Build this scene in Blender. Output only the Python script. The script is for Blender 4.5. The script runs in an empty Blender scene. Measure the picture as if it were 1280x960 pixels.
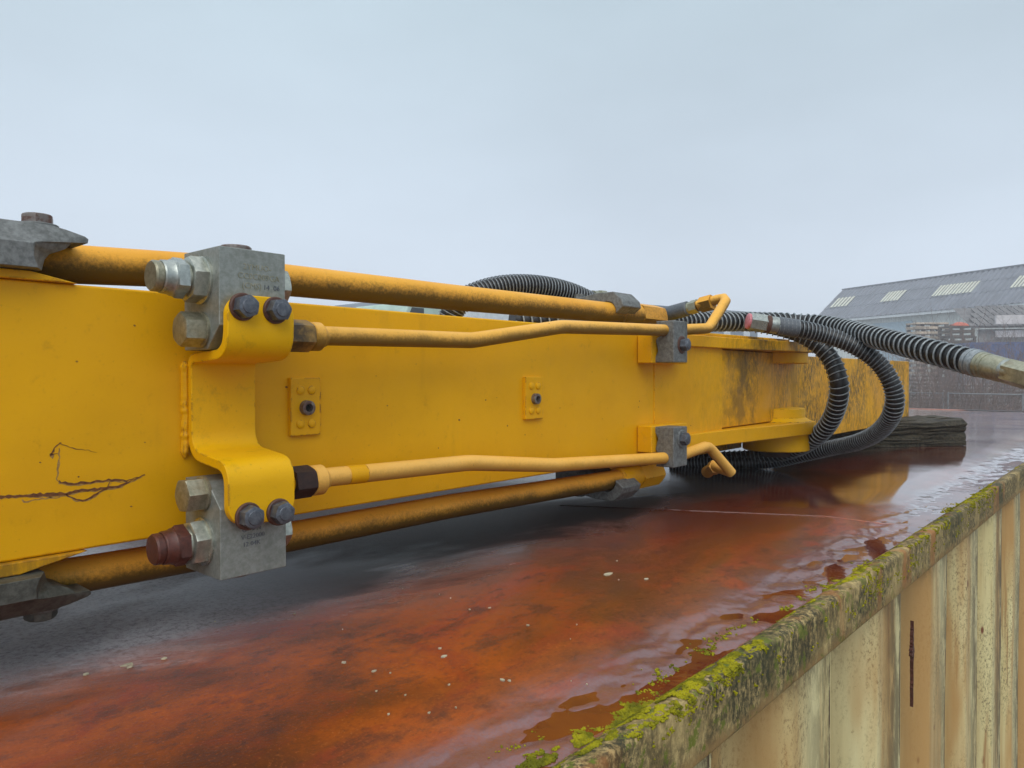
import bpy, bmesh, math, random
from mathutils import Vector, Matrix, noise
random.seed(7)
SC = bpy.context.scene
# ------------------------------------------------------------------ camera
F = 920.0
TH = math.atan2(810, F)
CT, ST = math.cos(TH), math.sin(TH)
PH = math.atan2(12, F)
FH = Vector((CT, ST, 0)); RV = Vector((ST, -CT, 0)); UP = Vector((0, 0, 1))
FV = FH * math.cos(PH) - UP * math.sin(PH)
UV = FH * math.sin(PH) + UP * math.cos(PH)
cam_d = bpy.data.cameras.new('camera'); cam = bpy.data.objects.new('camera', cam_d)
SC.collection.objects.link(cam); SC.camera = cam
cam_d.sensor_width = 36; cam_d.lens = 36 * F / 1280
cam_d.clip_start = 0.02; cam_d.clip_end = 2000
cam.matrix_world = Matrix((RV, UV, -FV)).transposed().to_4x4()
# ------------------------------------------------------------------ world
W = bpy.data.worlds.new('World'); SC.world = W; W.use_nodes = True
nt = W.node_tree; nt.nodes.clear()
SUN_EL, SUN_AZ = math.radians(46), math.radians(218)     # azimuth (from +X, ccw) the light comes from
sky = nt.nodes.new('ShaderNodeTexSky'); sky.sky_type = 'NISHITA'; sky.sun_disc = False
sky.sun_elevation = SUN_EL; sky.sun_rotation = math.pi / 2 - SUN_AZ; sky.dust_density = 3
tc = nt.nodes.new('ShaderNodeTexCoord'); sep = nt.nodes.new('ShaderNodeSeparateXYZ')
nt.links.new(tc.outputs['Generated'], sep.inputs[0])
rp = nt.nodes.new('ShaderNodeValToRGB'); nt.links.new(sep.outputs['Z'], rp.inputs[0])
e = rp.color_ramp.elements
e[0].position = 0.0; e[0].color = (.61, .68, .775, 1)
e[1].position = 1.0; e[1].color = (.92, .98, 1.04, 1)
for p_, c_ in ((.12, (.59, .665, .765, 1)), (.45, (.46, .56, .63, 1)), (.7, (.66, .74, .80, 1))):
    q = e.new(p_); q.color = c_
# soft cloud structure over the whole overcast dome
nz = nt.nodes.new('ShaderNodeTexNoise'); nz.inputs['Scale'].default_value = 1.6; nz.inputs['Detail'].default_value = 4
mpg = nt.nodes.new('ShaderNodeMapping'); mpg.inputs['Scale'].default_value = (1, 1, 2.4)
nt.links.new(tc.outputs['Generated'], mpg.inputs[0]); nt.links.new(mpg.outputs[0], nz.inputs['Vector'])
mr = nt.nodes.new('ShaderNodeMapRange'); mr.inputs['To Min'].default_value = 9.1; mr.inputs['To Max'].default_value = 10.7
mr.inputs['From Min'].default_value = .3; mr.inputs['From Max'].default_value = .7
nt.links.new(nz.outputs['Fac'], mr.inputs['Value'])
sc_ = nt.nodes.new('ShaderNodeVectorMath'); sc_.operation = 'SCALE'
nt.links.new(rp.outputs[0], sc_.inputs[0]); nt.links.new(mr.outputs[0], sc_.inputs['Scale'])
mx = nt.nodes.new('ShaderNodeMix'); mx.data_type = 'RGBA'; mx.inputs['Factor'].default_value = .94
nt.links.new(sky.outputs[0], mx.inputs[6]); nt.links.new(sc_.outputs[0], mx.inputs[7])
bg = nt.nodes.new('ShaderNodeBackground'); bg.inputs['Strength'].default_value = .1
nt.links.new(mx.outputs[2], bg.inputs[0])
wo = nt.nodes.new('ShaderNodeOutputWorld'); nt.links.new(bg.outputs[0], wo.inputs[0])
# ------------------------------------------------------------------ sun (overcast, very soft)
sd = bpy.data.lights.new('sun', 'SUN'); sd.energy = 1.25; sd.angle = math.radians(50); sd.color = (1, .97, .92)
so = bpy.data.objects.new('sun', sd); SC.collection.objects.link(so)
dv = Vector((math.cos(SUN_EL) * math.cos(SUN_AZ), math.cos(SUN_EL) * math.sin(SUN_AZ), math.sin(SUN_EL)))
so.rotation_euler = dv.to_track_quat('Z', 'Y').to_euler(); so.location = dv * 30
SC.view_settings.view_transform = 'Standard'; SC.view_settings.look = 'None'
SC.view_settings.gamma = 1; SC.view_settings.exposure = 0.31
SC.cycles.volume_bounces = 1; SC.cycles.max_bounces = 8
ROOF = -0.37; GROUND = -2.97

# ------------------------------------------------------------------ picture -> place helpers
def ray(px, py):
    return FV + RV * ((px - 640) / F) + UV * ((480 - py) / F)
def U(px, py, d): return ray(px, py) * d
def UY(px, py, Y):
    r = ray(px, py); return r * (Y / r.y)
def UZ(px, py, z):
    r = ray(px, py); return r * (z / r.z)
def UP3(px, py, p, n):
    r = ray(px, py); return r * (p.dot(n) / r.dot(n))

# ------------------------------------------------------------------ material helpers
class NB:
    def __init__(s, name):
        s.m = bpy.data.materials.new(name); s.m.use_nodes = True
        s.t = s.m.node_tree; s.t.nodes.clear()
        s.out = s.t.nodes.new('ShaderNodeOutputMaterial')
        s.b = s.t.nodes.new('ShaderNodeBsdfPrincipled'); s.t.links.new(s.b.outputs[0], s.out.inputs[0])
        s.g = s.t.nodes.new('ShaderNodeNewGeometry'); s.pos = s.g.outputs['Position']; s.nrm = s.g.outputs['Normal']
    def L(s, v, sock):
        if isinstance(v, bpy.types.NodeSocket): s.t.links.new(v, sock)
        elif isinstance(v, (tuple, list)) and len(v) == 3 and sock.type == 'RGBA': sock.default_value = (*v, 1)
        else: sock.default_value = v
    def vec(s, scale=(1, 1, 1), loc=(0, 0, 0), src=None):
        n = s.t.nodes.new('ShaderNodeMapping'); s.L(src or s.pos, n.inputs[0]); n.inputs['Scale'].default_value = scale
        n.inputs['Location'].default_value = loc; return n.outputs[0]
    def noise(s, sc, det=4, ro=.55, v=None, dist=0):
        n = s.t.nodes.new('ShaderNodeTexNoise'); s.L(v or s.pos, n.inputs['Vector'])
        n.inputs['Scale'].default_value = sc; n.inputs['Detail'].default_value = det
        n.inputs['Roughness'].default_value = ro; n.inputs['Distortion'].default_value = dist
        return n.outputs['Fac']
    def vor(s, sc, v=None, feat='F1'):
        n = s.t.nodes.new('ShaderNodeTexVoronoi'); n.feature = feat; s.L(v or s.pos, n.inputs['Vector']); n.inputs['Scale'].default_value = sc
        return n.outputs['Distance']
    def rng(s, v, a, b, c=0, d=1):
        n = s.t.nodes.new('ShaderNodeMapRange'); s.L(v, n.inputs['Value']); n.interpolation_type = 'SMOOTHSTEP'
        for k, x in zip(('From Min', 'From Max', 'To Min', 'To Max'), (a, b, c, d)): s.L(x, n.inputs[k])
        return n.outputs[0]
    def mix(s, f, a, b):
        n = s.t.nodes.new('ShaderNodeMix'); n.data_type = 'RGBA'; s.L(f, n.inputs[0]); s.L(a, n.inputs[6]); s.L(b, n.inputs[7]); return n.outputs[2]
    def math(s, op, a, b=0):
        n = s.t.nodes.new('ShaderNodeMath'); n.operation = op; s.L(a, n.inputs[0]); s.L(b, n.inputs[1]); return n.outputs[0]
    def xyz(s, v=None):
        n = s.t.nodes.new('ShaderNodeSeparateXYZ'); s.L(v or s.pos, n.inputs[0]); return n.outputs
    def bump(s, h, dist, st=1.0, nrm=None):
        n = s.t.nodes.new('ShaderNodeBump'); s.L(h, n.inputs['Height']); n.inputs['Distance'].default_value = dist; n.inputs['Strength'].default_value = st
        if nrm: s.L(nrm, n.inputs['Normal'])
        return n.outputs[0]
    def edge(s, r=.004):
        n = s.t.nodes.new('ShaderNodeBevel'); n.samples = 4; n.inputs[0].default_value = r
        d = s.t.nodes.new('ShaderNodeVectorMath'); d.operation = 'DOT_PRODUCT'; s.L(n.outputs[0], d.inputs[0]); s.L(s.nrm, d.inputs[1])
        return s.rng(d.outputs['Value'], .985, .90, 0, 1)
    def fin(s, col=None, rough=None, nrm=None, metal=None, spec=None, coat=None):
        if col is not None: s.L(col, s.b.inputs['Base Color'])
        if rough is not None: s.L(rough, s.b.inputs['Roughness'])
        if nrm is not None: s.L(nrm, s.b.inputs['Normal'])
        if metal is not None: s.L(metal, s.b.inputs['Metallic'])
        if spec is not None: s.L(spec, s.b.inputs['Specular IOR Level'])
        if coat is not None: s.L(coat, s.b.inputs['Coat Weight']); s.b.inputs['Coat Roughness'].default_value = .12
        return s.m

def yellow(name, c1, c2, grime=.3, under=0.0, wear=True, mould=0.0, chips=.5, joint=False):
    n = NB(name)
    big = n.noise(2.2, 5, .6); mid = n.noise(9, 5, .6)
    col = n.mix(n.rng(big, .3, .7), c1, c2)
    col = n.mix(n.rng(mid, .55, .8, 0, .35), col, tuple(x * .72 for x in c1))
    fine = n.noise(260, 3, .7)
    col = n.mix(n.rng(fine, .60, .78, 0, .45), col, (.20, .11, .02))
    col = n.mix(n.math('MULTIPLY', n.rng(n.noise(120, 5, .8), .60, .68), n.rng(n.noise(4, 3, .6, n.vec((1, 1, 1), (2, 5, 1))), .48, .62, 0, .55)), col, (.22, .12, .015))
    col = n.mix(n.rng(n.noise(1.3, 4, .6, n.vec((1, 1, 1.6), (4, 4, 4))), .50, .68, 0, .35), col, tuple(x * .62 for x in c1))
    col = n.mix(n.rng(n.noise(26, 7, .8, n.vec((1, 1, .8), (7, 0, 7))), .56, .70, 0, .30), col, (.25, .13, .012))
    # vertical run marks of dirt
    run = n.noise(6, 6, .65, n.vec((1, 1, .16)))
    col = n.mix(n.rng(run, .55, .85, 0, grime), col, (.17, .10, .012))
    if mould:
        m1 = n.noise(5, 8, .7, n.vec((1, 1, .5))); m2 = n.noise(85, 6, .8, n.vec((1, 1, .4)))
        mm = n.math('MULTIPLY', n.rng(m1, .34, .60), n.rng(m2, .40, .58))
        if joint:
            X = n.xyz(); mm = n.math('MULTIPLY', mm, n.rng(X[0], 1.75, 2.55))
            d = n.t.nodes.new('ShaderNodeVectorMath'); d.operation = 'DISTANCE'; n.L(n.pos, d.inputs[0]); d.inputs[1].default_value = (2.27, 1.0, .035)
            dd = n.math('ADD', d.outputs['Value'], n.math('MULTIPLY', n.math('SUBTRACT', n.noise(16, 5, .65), .5), .42))
            col = n.mix(n.rng(dd, .13, .0, 0, .65), col, (.055, .044, .020))
            d = n.t.nodes.new('ShaderNodeVectorMath'); d.operation = 'DISTANCE'; n.L(n.pos, d.inputs[0]); d.inputs[1].default_value = (2.25, 1.0, -.095)
            dd = n.math('ADD', d.outputs['Value'], n.math('MULTIPLY', n.math('SUBTRACT', n.noise(22, 5, .65), .5), .36))
            col = n.mix(n.rng(dd, .14, .0, 0, .6), col, (.060, .045, .020))
        col = n.mix(n.math('MULTIPLY', mm, mould), col, (.055, .045, .016))
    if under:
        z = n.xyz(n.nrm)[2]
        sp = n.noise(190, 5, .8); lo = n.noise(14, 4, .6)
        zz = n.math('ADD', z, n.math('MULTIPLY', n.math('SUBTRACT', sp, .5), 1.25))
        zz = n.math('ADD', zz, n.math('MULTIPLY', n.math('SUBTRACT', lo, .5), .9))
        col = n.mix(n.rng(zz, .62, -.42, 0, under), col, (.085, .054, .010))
    spots = n.math('MULTIPLY', n.rng(n.vor(38), .085, .045), n.rng(n.noise(5, 2, .5), .58 - .08 * chips, .66))
    col = n.mix(spots, col, (.07, .025, .012))
    if wear:
        ew = n.math('MULTIPLY', n.edge(.004), n.rng(n.noise(60, 5, .7), .50, .58))
        col = n.mix(ew, col, (.13, .045, .018))
    nb = n.bump(n.noise(4.5, 3, .5), .010, .22); nb = n.bump(n.noise(70, 4, .6), .0012, .4, nb); nb = n.bump(n.noise(600, 2, .5), .0004, .3, nb)
    return n.fin(col, n.rng(mid, .3, .7, .38, .56), nb, spec=.22)

M = {}
M['yellow'] = yellow('yellow_paint', (.81, .42, .001), (.72, .355, .001), .7)
M['yellow_bright'] = yellow('yellow_bracket_paint', (.86, .485, .001), (.80, .42, .001), .35)
M['yellow_grimy'] = yellow('grimy_yellow_paint', (.81, .41, .001), (.72, .34, .002), .6, mould=.75, chips=1, joint=True)
M['yellow_mould'] = yellow('mouldy_yellow_paint', (.78, .39, .003), (.66, .31, .006), .6, mould=.92, chips=1)
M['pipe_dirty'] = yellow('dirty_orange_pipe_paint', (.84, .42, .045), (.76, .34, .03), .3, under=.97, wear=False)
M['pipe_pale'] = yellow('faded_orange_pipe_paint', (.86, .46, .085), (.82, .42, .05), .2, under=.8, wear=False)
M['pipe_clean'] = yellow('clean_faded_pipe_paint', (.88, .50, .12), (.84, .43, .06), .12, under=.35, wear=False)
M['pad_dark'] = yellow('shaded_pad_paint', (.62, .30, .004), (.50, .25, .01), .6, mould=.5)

def metal(name, c1, c2, ro=(.3, .5), met=.75, rust=0., sc=130):
    n = NB(name)
    a = n.noise(sc, 6, .7); b = n.noise(sc * .16, 4, .6); f = n.noise(sc * 5, 3, .7)
    col = n.mix(n.rng(a, .35, .65), c1, c2)
    col = n.mix(n.rng(b, .5, .75, 0, .55), col, tuple(x * .5 for x in c2))
    col = n.mix(n.rng(f, .6, .75, 0, .5), col, tuple(x * .35 for x in c2))
    if rust:
        r = n.noise(45, 6, .75)
        k = n.rng(r, .62 - .35 * rust, .72 - .3 * rust)
        col = n.mix(k, col, (.085, .035, .022)); met = n.math('MULTIPLY', n.math('SUBTRACT', 1, k), met)
    nb = n.bump(a, .0008, .4)
    nb = n.bump(f, .0004, .35, nb)
    return n.fin(col, n.rng(b, .3, .7, *ro), nb, metal=met)
M['zinc'] = metal('zinc_block_steel', (.29, .31, .29), (.215, .235, .21), (.42, .6), .45)
M['zinc_nut'] = metal('bright_zinc_nut', (.52, .53, .46), (.36, .38, .33), (.25, .42), .8)
M['zinc_dull'] = metal('dull_zinc', (.36, .34, .25), (.24, .23, .16), (.35, .5), .7)
M['bolt'] = metal('blued_bolt_steel', (.15, .165, .19), (.085, .095, .115), (.35, .5), .55)
M['bolt_rust'] = metal('rusty_washer_steel', (.075, .04, .03), (.04, .022, .018), (.5, .7), .3, .8)
M['bolt_brown'] = metal('brown_bolt_steel', (.24, .22, .20), (.17, .14, .13), (.4, .6), .6, .45)
M['clamp'] = metal('grey_cast_clamp', (.20, .21, .205), (.11, .115, .11), (.5, .7), .25)
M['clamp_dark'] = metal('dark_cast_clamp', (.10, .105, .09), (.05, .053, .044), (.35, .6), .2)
M['copper'] = metal('brown_primer_fitting', (.115, .035, .024), (.065, .022, .016), (.35, .5), .15)
M['rust_nut'] = metal('dark_rusted_nut', (.045, .02, .014), (.022, .011, .009), (.6, .8), .2)
M['dirty_nut'] = metal('oily_yellow_nut', (.36, .21, .05), (.06, .04, .02), (.4, .6), .3, .0, 30)
M['brass'] = metal('dull_brass_fitting', (.40, .395, .29), (.28, .28, .20), (.3, .45), .6)
M['chrome'] = metal('grey_fitting_steel', (.42, .45, .42), (.30, .33, .31), (.25, .4), .75)
M['pink'] = metal('pink_plastic_cap', (.62, .22, .25), (.45, .13, .16), (.4, .6), 0)
M['black'] = metal('black_hole', (.02, .014, .01), (.01, .008, .006), (.7, .8), 0)
def flat(name, c, ro=.6, var=.25, sc=8, metal_=0, bumpd=.002):
    n = NB(name); a = n.noise(sc, 5, .65)
    col = n.mix(n.rng(a, .3, .7), tuple(min(1, x * (1 + var)) for x in c), tuple(x * (1 - var) for x in c))
    return n.fin(col, ro, n.bump(a, bumpd, .4), metal=metal_)
M['rubber'] = flat('wet_black_rubber', (.007, .007, .008), .42, .3, 60, 0, .001)
M['wire'] = metal('grey_guard_wire', (.34, .375, .39), (.20, .225, .24), (.28, .45), .3)
M['wire_fine'] = metal('dark_guard_wire', (.25, .275, .29), (.14, .155, .17), (.3, .45), .3)
M['sleeve'] = metal('grey_hose_sleeve', (.11, .125, .14), (.075, .085, .10), (.5, .6), 0)
M['scratch'] = metal('rust_scratch', (.20, .075, .012), (.09, .03, .012), (.7, .85), 0, 0, 200)
M['scratch_pale'] = metal('primer_scratch', (.42, .25, .06), (.24, .12, .03), (.7, .85), 0, 0, 200)

# roof: wet rusted steel
n = NB('wet_rusted_roof')
px, py, pz = n.xyz()[:3]
v1 = n.vec((1.2, 1.9, 1))
b1 = n.noise(1.5, 7, .62, v1, .6); b2 = n.noise(3.6, 8, .7, n.vec((1, 1.8, 1), (3, 7, 0)), .9); b3 = n.noise(14, 6, .72, n.vec((1, 1.5, 1), (9, 1, 0)))
fg = n.noise(230, 4, .75); mg = n.noise(60, 6, .75, n.vec((1, 1.6, 1)))
col = n.mix(n.rng(b1, .36, .60), (.10, .026, .007), (.36, .072, .004))
col = n.mix(n.math('MULTIPLY', n.rng(px, .55, 1.15, 0, .62), n.rng(b2, .62, .44)), col, (.115, .036, .008))
col = n.mix(n.rng(b2, .46, .66, 0, .62), col, (.23, .026, .010))
col = n.mix(n.rng(b3, .48, .68, 0, .72), col, (.075, .022, .012))
col = n.mix(n.math('MULTIPLY', n.rng(px, .95, 1.9, 0, .85), n.rng(py, .56, .75)), col, n.mix(b2, (.060, .012, .009), (.13, .020, .010)))
col = n.mix(n.rng(mg, .50, .72, 0, .55), col, (.050, .018, .012))
col = n.mix(n.rng(fg, .54, .70, 0, .4), col, (.040, .018, .014))
col = n.mix(n.rng(fg, .44, .32, 0, .3), col, (.46, .14, .03))
# rough grain under the boom; sky reflection painted grey near, shade painted blackish beyond
sc1 = n.math('ADD', py, n.math('MULTIPLY', n.math('SUBTRACT', b1, .5), .8))
refl_shade = n.mix(n.rng(px, .40, .80), (.40, .40, .43), (.026, .017, .015))
refl_shade = n.mix(n.rng(n.noise(120, 7, .85), .42, .66, 0, .85), refl_shade, (.030, .026, .028))
col = n.mix(n.rng(sc1, .93, 1.12, 0, .93), col, refl_shade)
# mauve tint on the sloping gutter side: sky reflection put into the colour
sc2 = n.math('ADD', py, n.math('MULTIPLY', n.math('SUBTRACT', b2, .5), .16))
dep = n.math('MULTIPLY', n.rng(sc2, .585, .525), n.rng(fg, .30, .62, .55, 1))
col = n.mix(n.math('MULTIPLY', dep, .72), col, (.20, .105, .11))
far = n.math('MULTIPLY', n.rng(px, 5, 7, 0, .8), n.rng(n.noise(2.5, 3, .5, n.vec((2, .35, 1))), .42, .52))
col = n.mix(far, col, (.40, .16, .10))
wet = n.rng(n.math('ADD', n.noise(1.3, 4, .55, n.vec((.7, 1.5, 1), (4, 2, 0)), .4), n.rng(px, 1.4, 3.0, -.10, .22)), .46, .56)
ro = n.math('ADD', n.math('MULTIPLY', n.math('SUBTRACT', 1, wet), .17), .05)
ro = n.math('ADD', ro, n.math('MULTIPLY', n.rng(sc1, .95, 1.12, 0, .34), n.rng(px, 2.4, 1.5)))
grain = fg
gs = n.math('MULTIPLY', n.math('SUBTRACT', 1.0, n.math('MULTIPLY', wet, .85)), grain)
nb = n.bump(n.math('MULTIPLY', gs, n.rng(sc1, .93, 1.12, .35, 1)), .0035, .45)
nb = n.bump(n.noise(7, 3, .5), .012, .10, nb)
ro = n.math('MULTIPLY', ro, n.rng(sc2, .535, .60, .55, 1))
dry = n.rng(sc1, .93, 1.12); dryr = n.math('MULTIPLY', n.math('MULTIPLY', dry, n.rng(px, 3.2, 2.0)), n.rng(px, .35, .8))
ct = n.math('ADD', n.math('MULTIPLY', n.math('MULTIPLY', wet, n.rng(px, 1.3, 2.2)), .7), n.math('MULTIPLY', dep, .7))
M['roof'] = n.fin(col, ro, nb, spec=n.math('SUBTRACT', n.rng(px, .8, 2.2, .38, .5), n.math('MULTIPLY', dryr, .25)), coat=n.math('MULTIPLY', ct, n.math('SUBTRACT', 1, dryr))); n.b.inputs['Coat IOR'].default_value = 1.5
n = NB('rusty_puddle_water')
col = n.mix(n.rng(n.noise(6, 4, .6), .4, .6), (.10, .018, .010), (.17, .04, .010))
M['puddle'] = n.fin(col, .02, n.bump(n.noise(22, 2, .5), .004, .10), spec=.5, coat=0.3)

# rail (top side rail of the container)
n = NB('mouldy_painted_rail')
px, py, pz = n.xyz()[:3]
v = n.vec((1, 1, .45)); a = n.noise(34, 9, .8, v); b = n.noise(110, 7, .8, n.vec((1, 1, .7)))
big = n.noise(2.5, 4, .5)
col = n.mix(n.rng(a, .38, .62), (.56, .42, .18), (.26, .18, .07))
col = n.mix(n.math('MULTIPLY', n.rng(b, .40, .56, .1, .97), n.rng(n.noise(7, 5, .65, n.vec((1, 1, 1), (4, 4, 0))), .34, .56, .25, 1)), col, (.034, .032, .016))
col = n.mix(n.math('MULTIPLY', n.rng(big, .5, .62), n.rng(a, .38, .5, 0, .8)), col, (.035, .042, .018))
col = n.mix(n.rng(n.noise(9, 5, .6, n.vec((1, 1, .2), (5, 5, 0))), .56, .70, 0, .8), col, (.34, .14, .04))
col = n.mix(n.math('MULTIPLY', n.rng(pz, -.43, -.455), n.rng(a, .40, .55, 0, .8)), col, (.40, .24, .09))
col = n.mix(n.math('MULTIPLY', n.rng(n.noise(30, 6, .7), .54, .6), n.rng(px, 2.4, .6, .05, .9)), col, (.12, .15, .012))
nb = n.bump(a, .002, .5); nb = n.bump(n.noise(160, 4, .7), .0012, .6, nb)
M['rail'] = n.fin(col, .72, nb, spec=.25)
# corrugated wall
n = NB('faded_cream_wall_paint')
px, py, pz = n.xyz()[:3]
v = n.vec((1, 1, .10)); a = n.noise(5, 6, .6, v); b = n.noise(30, 9, .82, n.vec((1, 1, .45))); s_ = n.noise(7, 4, .6, n.vec((1, 1, .05), (2, 0, 0)))
col = n.mix(n.rng(a, .35, .65), (.76, .68, .37), (.66, .56, .27))
col = n.mix(n.rng(s_, .50, .66, 0, .85), col, (.50, .28, .09))
col = n.mix(n.rng(n.noise(26, 4, .6, n.vec((1, 1, .05), (7, 0, 0))), .58, .68, 0, .7), col, (.30, .13, .04))
col = n.mix(n.math('MULTIPLY', n.rng(b, .52, .75, 0, .38), n.rng(n.noise(3.2, 3, .5, n.vec((1, 1, .1), (1, 4, 0))), .48, .60)), col, (.15, .10, .035))
col = n.mix(n.math('MULTIPLY', n.rng(n.noise(90, 5, .85), .58, .70, 0, .7), n.rng(a, .50, .38)), col, (.13, .08, .03))
ph = n.math('FRACT', n.math('DIVIDE', n.math('ADD', px, 8.34), .46))
lf = n.noise(30, 6, .75, n.vec((1, 1, .25), (6, 1, 0))); pan = n.noise(1.6, 2, .5, n.vec((1, .01, .01), (2, 0, 0)))
col = n.mix(n.math('MULTIPLY', n.math('MULTIPLY', n.rng(ph, .58, .97), n.rng(lf, .40, .56, .05, .95)), n.rng(pan, .42, .55, .5, 1)), col, (.12, .085, .035))
col = n.mix(n.math('MULTIPLY', n.rng(n.noise(140, 6, .85, n.vec((1, 1, .6))), .50, .60, 0, .85), n.rng(n.noise(6, 5, .65, n.vec((1, 1, .3), (0, 2, 2))), .42, .56)), col, (.09, .06, .03))
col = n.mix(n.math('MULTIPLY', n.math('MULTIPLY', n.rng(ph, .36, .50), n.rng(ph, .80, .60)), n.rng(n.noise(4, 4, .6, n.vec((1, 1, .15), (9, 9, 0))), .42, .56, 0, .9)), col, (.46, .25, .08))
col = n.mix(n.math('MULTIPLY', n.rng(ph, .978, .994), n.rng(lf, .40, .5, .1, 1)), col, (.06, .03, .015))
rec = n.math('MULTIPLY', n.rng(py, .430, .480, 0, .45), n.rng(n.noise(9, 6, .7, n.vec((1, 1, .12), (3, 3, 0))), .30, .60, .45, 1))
col = n.mix(rec, col, (.22, .15, .06))
rsp = n.math('MULTIPLY', n.rng(n.vor(16, n.vec((1, 1, .5))), .16, .08), n.rng(n.noise(3, 2, .5, n.vec((1, 1, 1), (8, 8, 8))), .52, .6))
col = n.mix(rsp, col, (.16, .035, .015))
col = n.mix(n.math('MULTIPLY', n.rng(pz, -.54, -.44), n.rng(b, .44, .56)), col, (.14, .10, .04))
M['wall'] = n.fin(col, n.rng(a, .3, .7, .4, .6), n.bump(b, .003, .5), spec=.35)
# moss, timber
n = NB('yellow_green_moss'); a = n.noise(40, 3, .6)
M['moss'] = n.fin(n.mix(n.rng(a, .35, .65), (.33, .295, .014), (.12, .12, .012)), .95, spec=.05)
n = NB('weathered_timber')
g = n.noise(9, 7, .75, n.vec((9, .7, 9))); k = n.noise(3, 3, .5)
col = n.mix(n.rng(g, .35, .62), (.018, .015, .010), (.085, .07, .042)); col = n.mix(n.rng(k, .5, .7, 0, .5), col, (.06, .075, .03))
M['timber'] = n.fin(col, .6, n.bump(g, .02, .9), spec=.4)
n = NB('timber_end_grain')
g = n.noise(14, 6, .75, n.vec((3, 3, 6)))
M['timber_end'] = n.fin(n.mix(n.rng(g, .4, .6), (.012, .011, .009), (.075, .065, .05)), .75, n.bump(g, .02, 1), spec=.3)
M['fleck'] = flat('pale_lichen_fleck', (.42, .38, .26), .8, .3, 100)
# background
M['shed_roof'] = flat('grey_blue_shed_sheeting', (.125, .135, .165), .5, .22, .9)
M['skylight'] = flat('aged_skylight_sheet', (.62, .62, .50), .4, .15, 2)
n = NB('pale_cladding'); a = n.noise(.8, 4, .6, n.vec((1, 1, .3)))
M['cladding'] = n.fin(n.mix(n.rng(a, .3, .7), (.66, .70, .67), (.52, .56, .54)), .5)
M['trim'] = flat('white_trim', (.62, .66, .68), .5, .1)
M['blue_door'] = flat('pale_blue_door', (.30, .42, .50), .5, .1)
M['far_hall'] = flat('grey_hall_cladding', (.20, .24, .29), .6, .12, 2)
M['far_roof'] = flat('dark_hall_roof', (.15, .18, .22), .6, .15, 1)
M['ground'] = flat('gravel_yard', (.16, .14, .12), .9, .3, .6)
M['pallet'] = flat('weathered_pallet_wood', (.52, .42, .32), .8, .3, 3)
M['pallet_grey'] = flat('grey_pallet_wood', (.36, .345, .32), .8, .3, 3)
M['pallet_gap'] = flat('dark_pallet_blocks', (.10, .075, .055), .9, .3, 3)
M['twig'] = flat('bare_twigs', (.145, .095, .075), .9, .35, 2)
M['twig2'] = flat('reddish_bare_twigs', (.17, .095, .08), .9, .35, 2)
M['galv'] = flat('galvanised_tube', (.19, .195, .20), .6, .15)
M['mesh_wire'] = flat('fence_mesh_wire', (.16, .16, .16), .6, .1)
M['blue'] = flat('blue_container_paint', (.05, .09, .24), .5, .2, 2)
M['grey_box'] = flat('grey_container_paint', (.20, .20, .21), .6, .2, 2)
M['tile'] = flat('slate_grey_tiles', (.13, .12, .12), .7, .35, 3)
M['hut'] = flat('grey_hut_boards', (.28, .27, .26), .8, .25, 3)
M['fascia'] = flat('pinkish_white_fascia', (.56, .52, .50), .6, .15, 3)
M['orange'] = flat('orange_tarpaulin', (.55, .10, .04), .6, .2, 3)
M['green_cab'] = flat('pale_green_cab_paint', (.42, .55, .48), .5, .12, 3)
M['glass'] = flat('dark_cab_glass', (.04, .05, .055), .1, .2, 3)
M['tyre'] = flat('tyre_rubber', (.02, .02, .02), .8, .2, 5)

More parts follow.
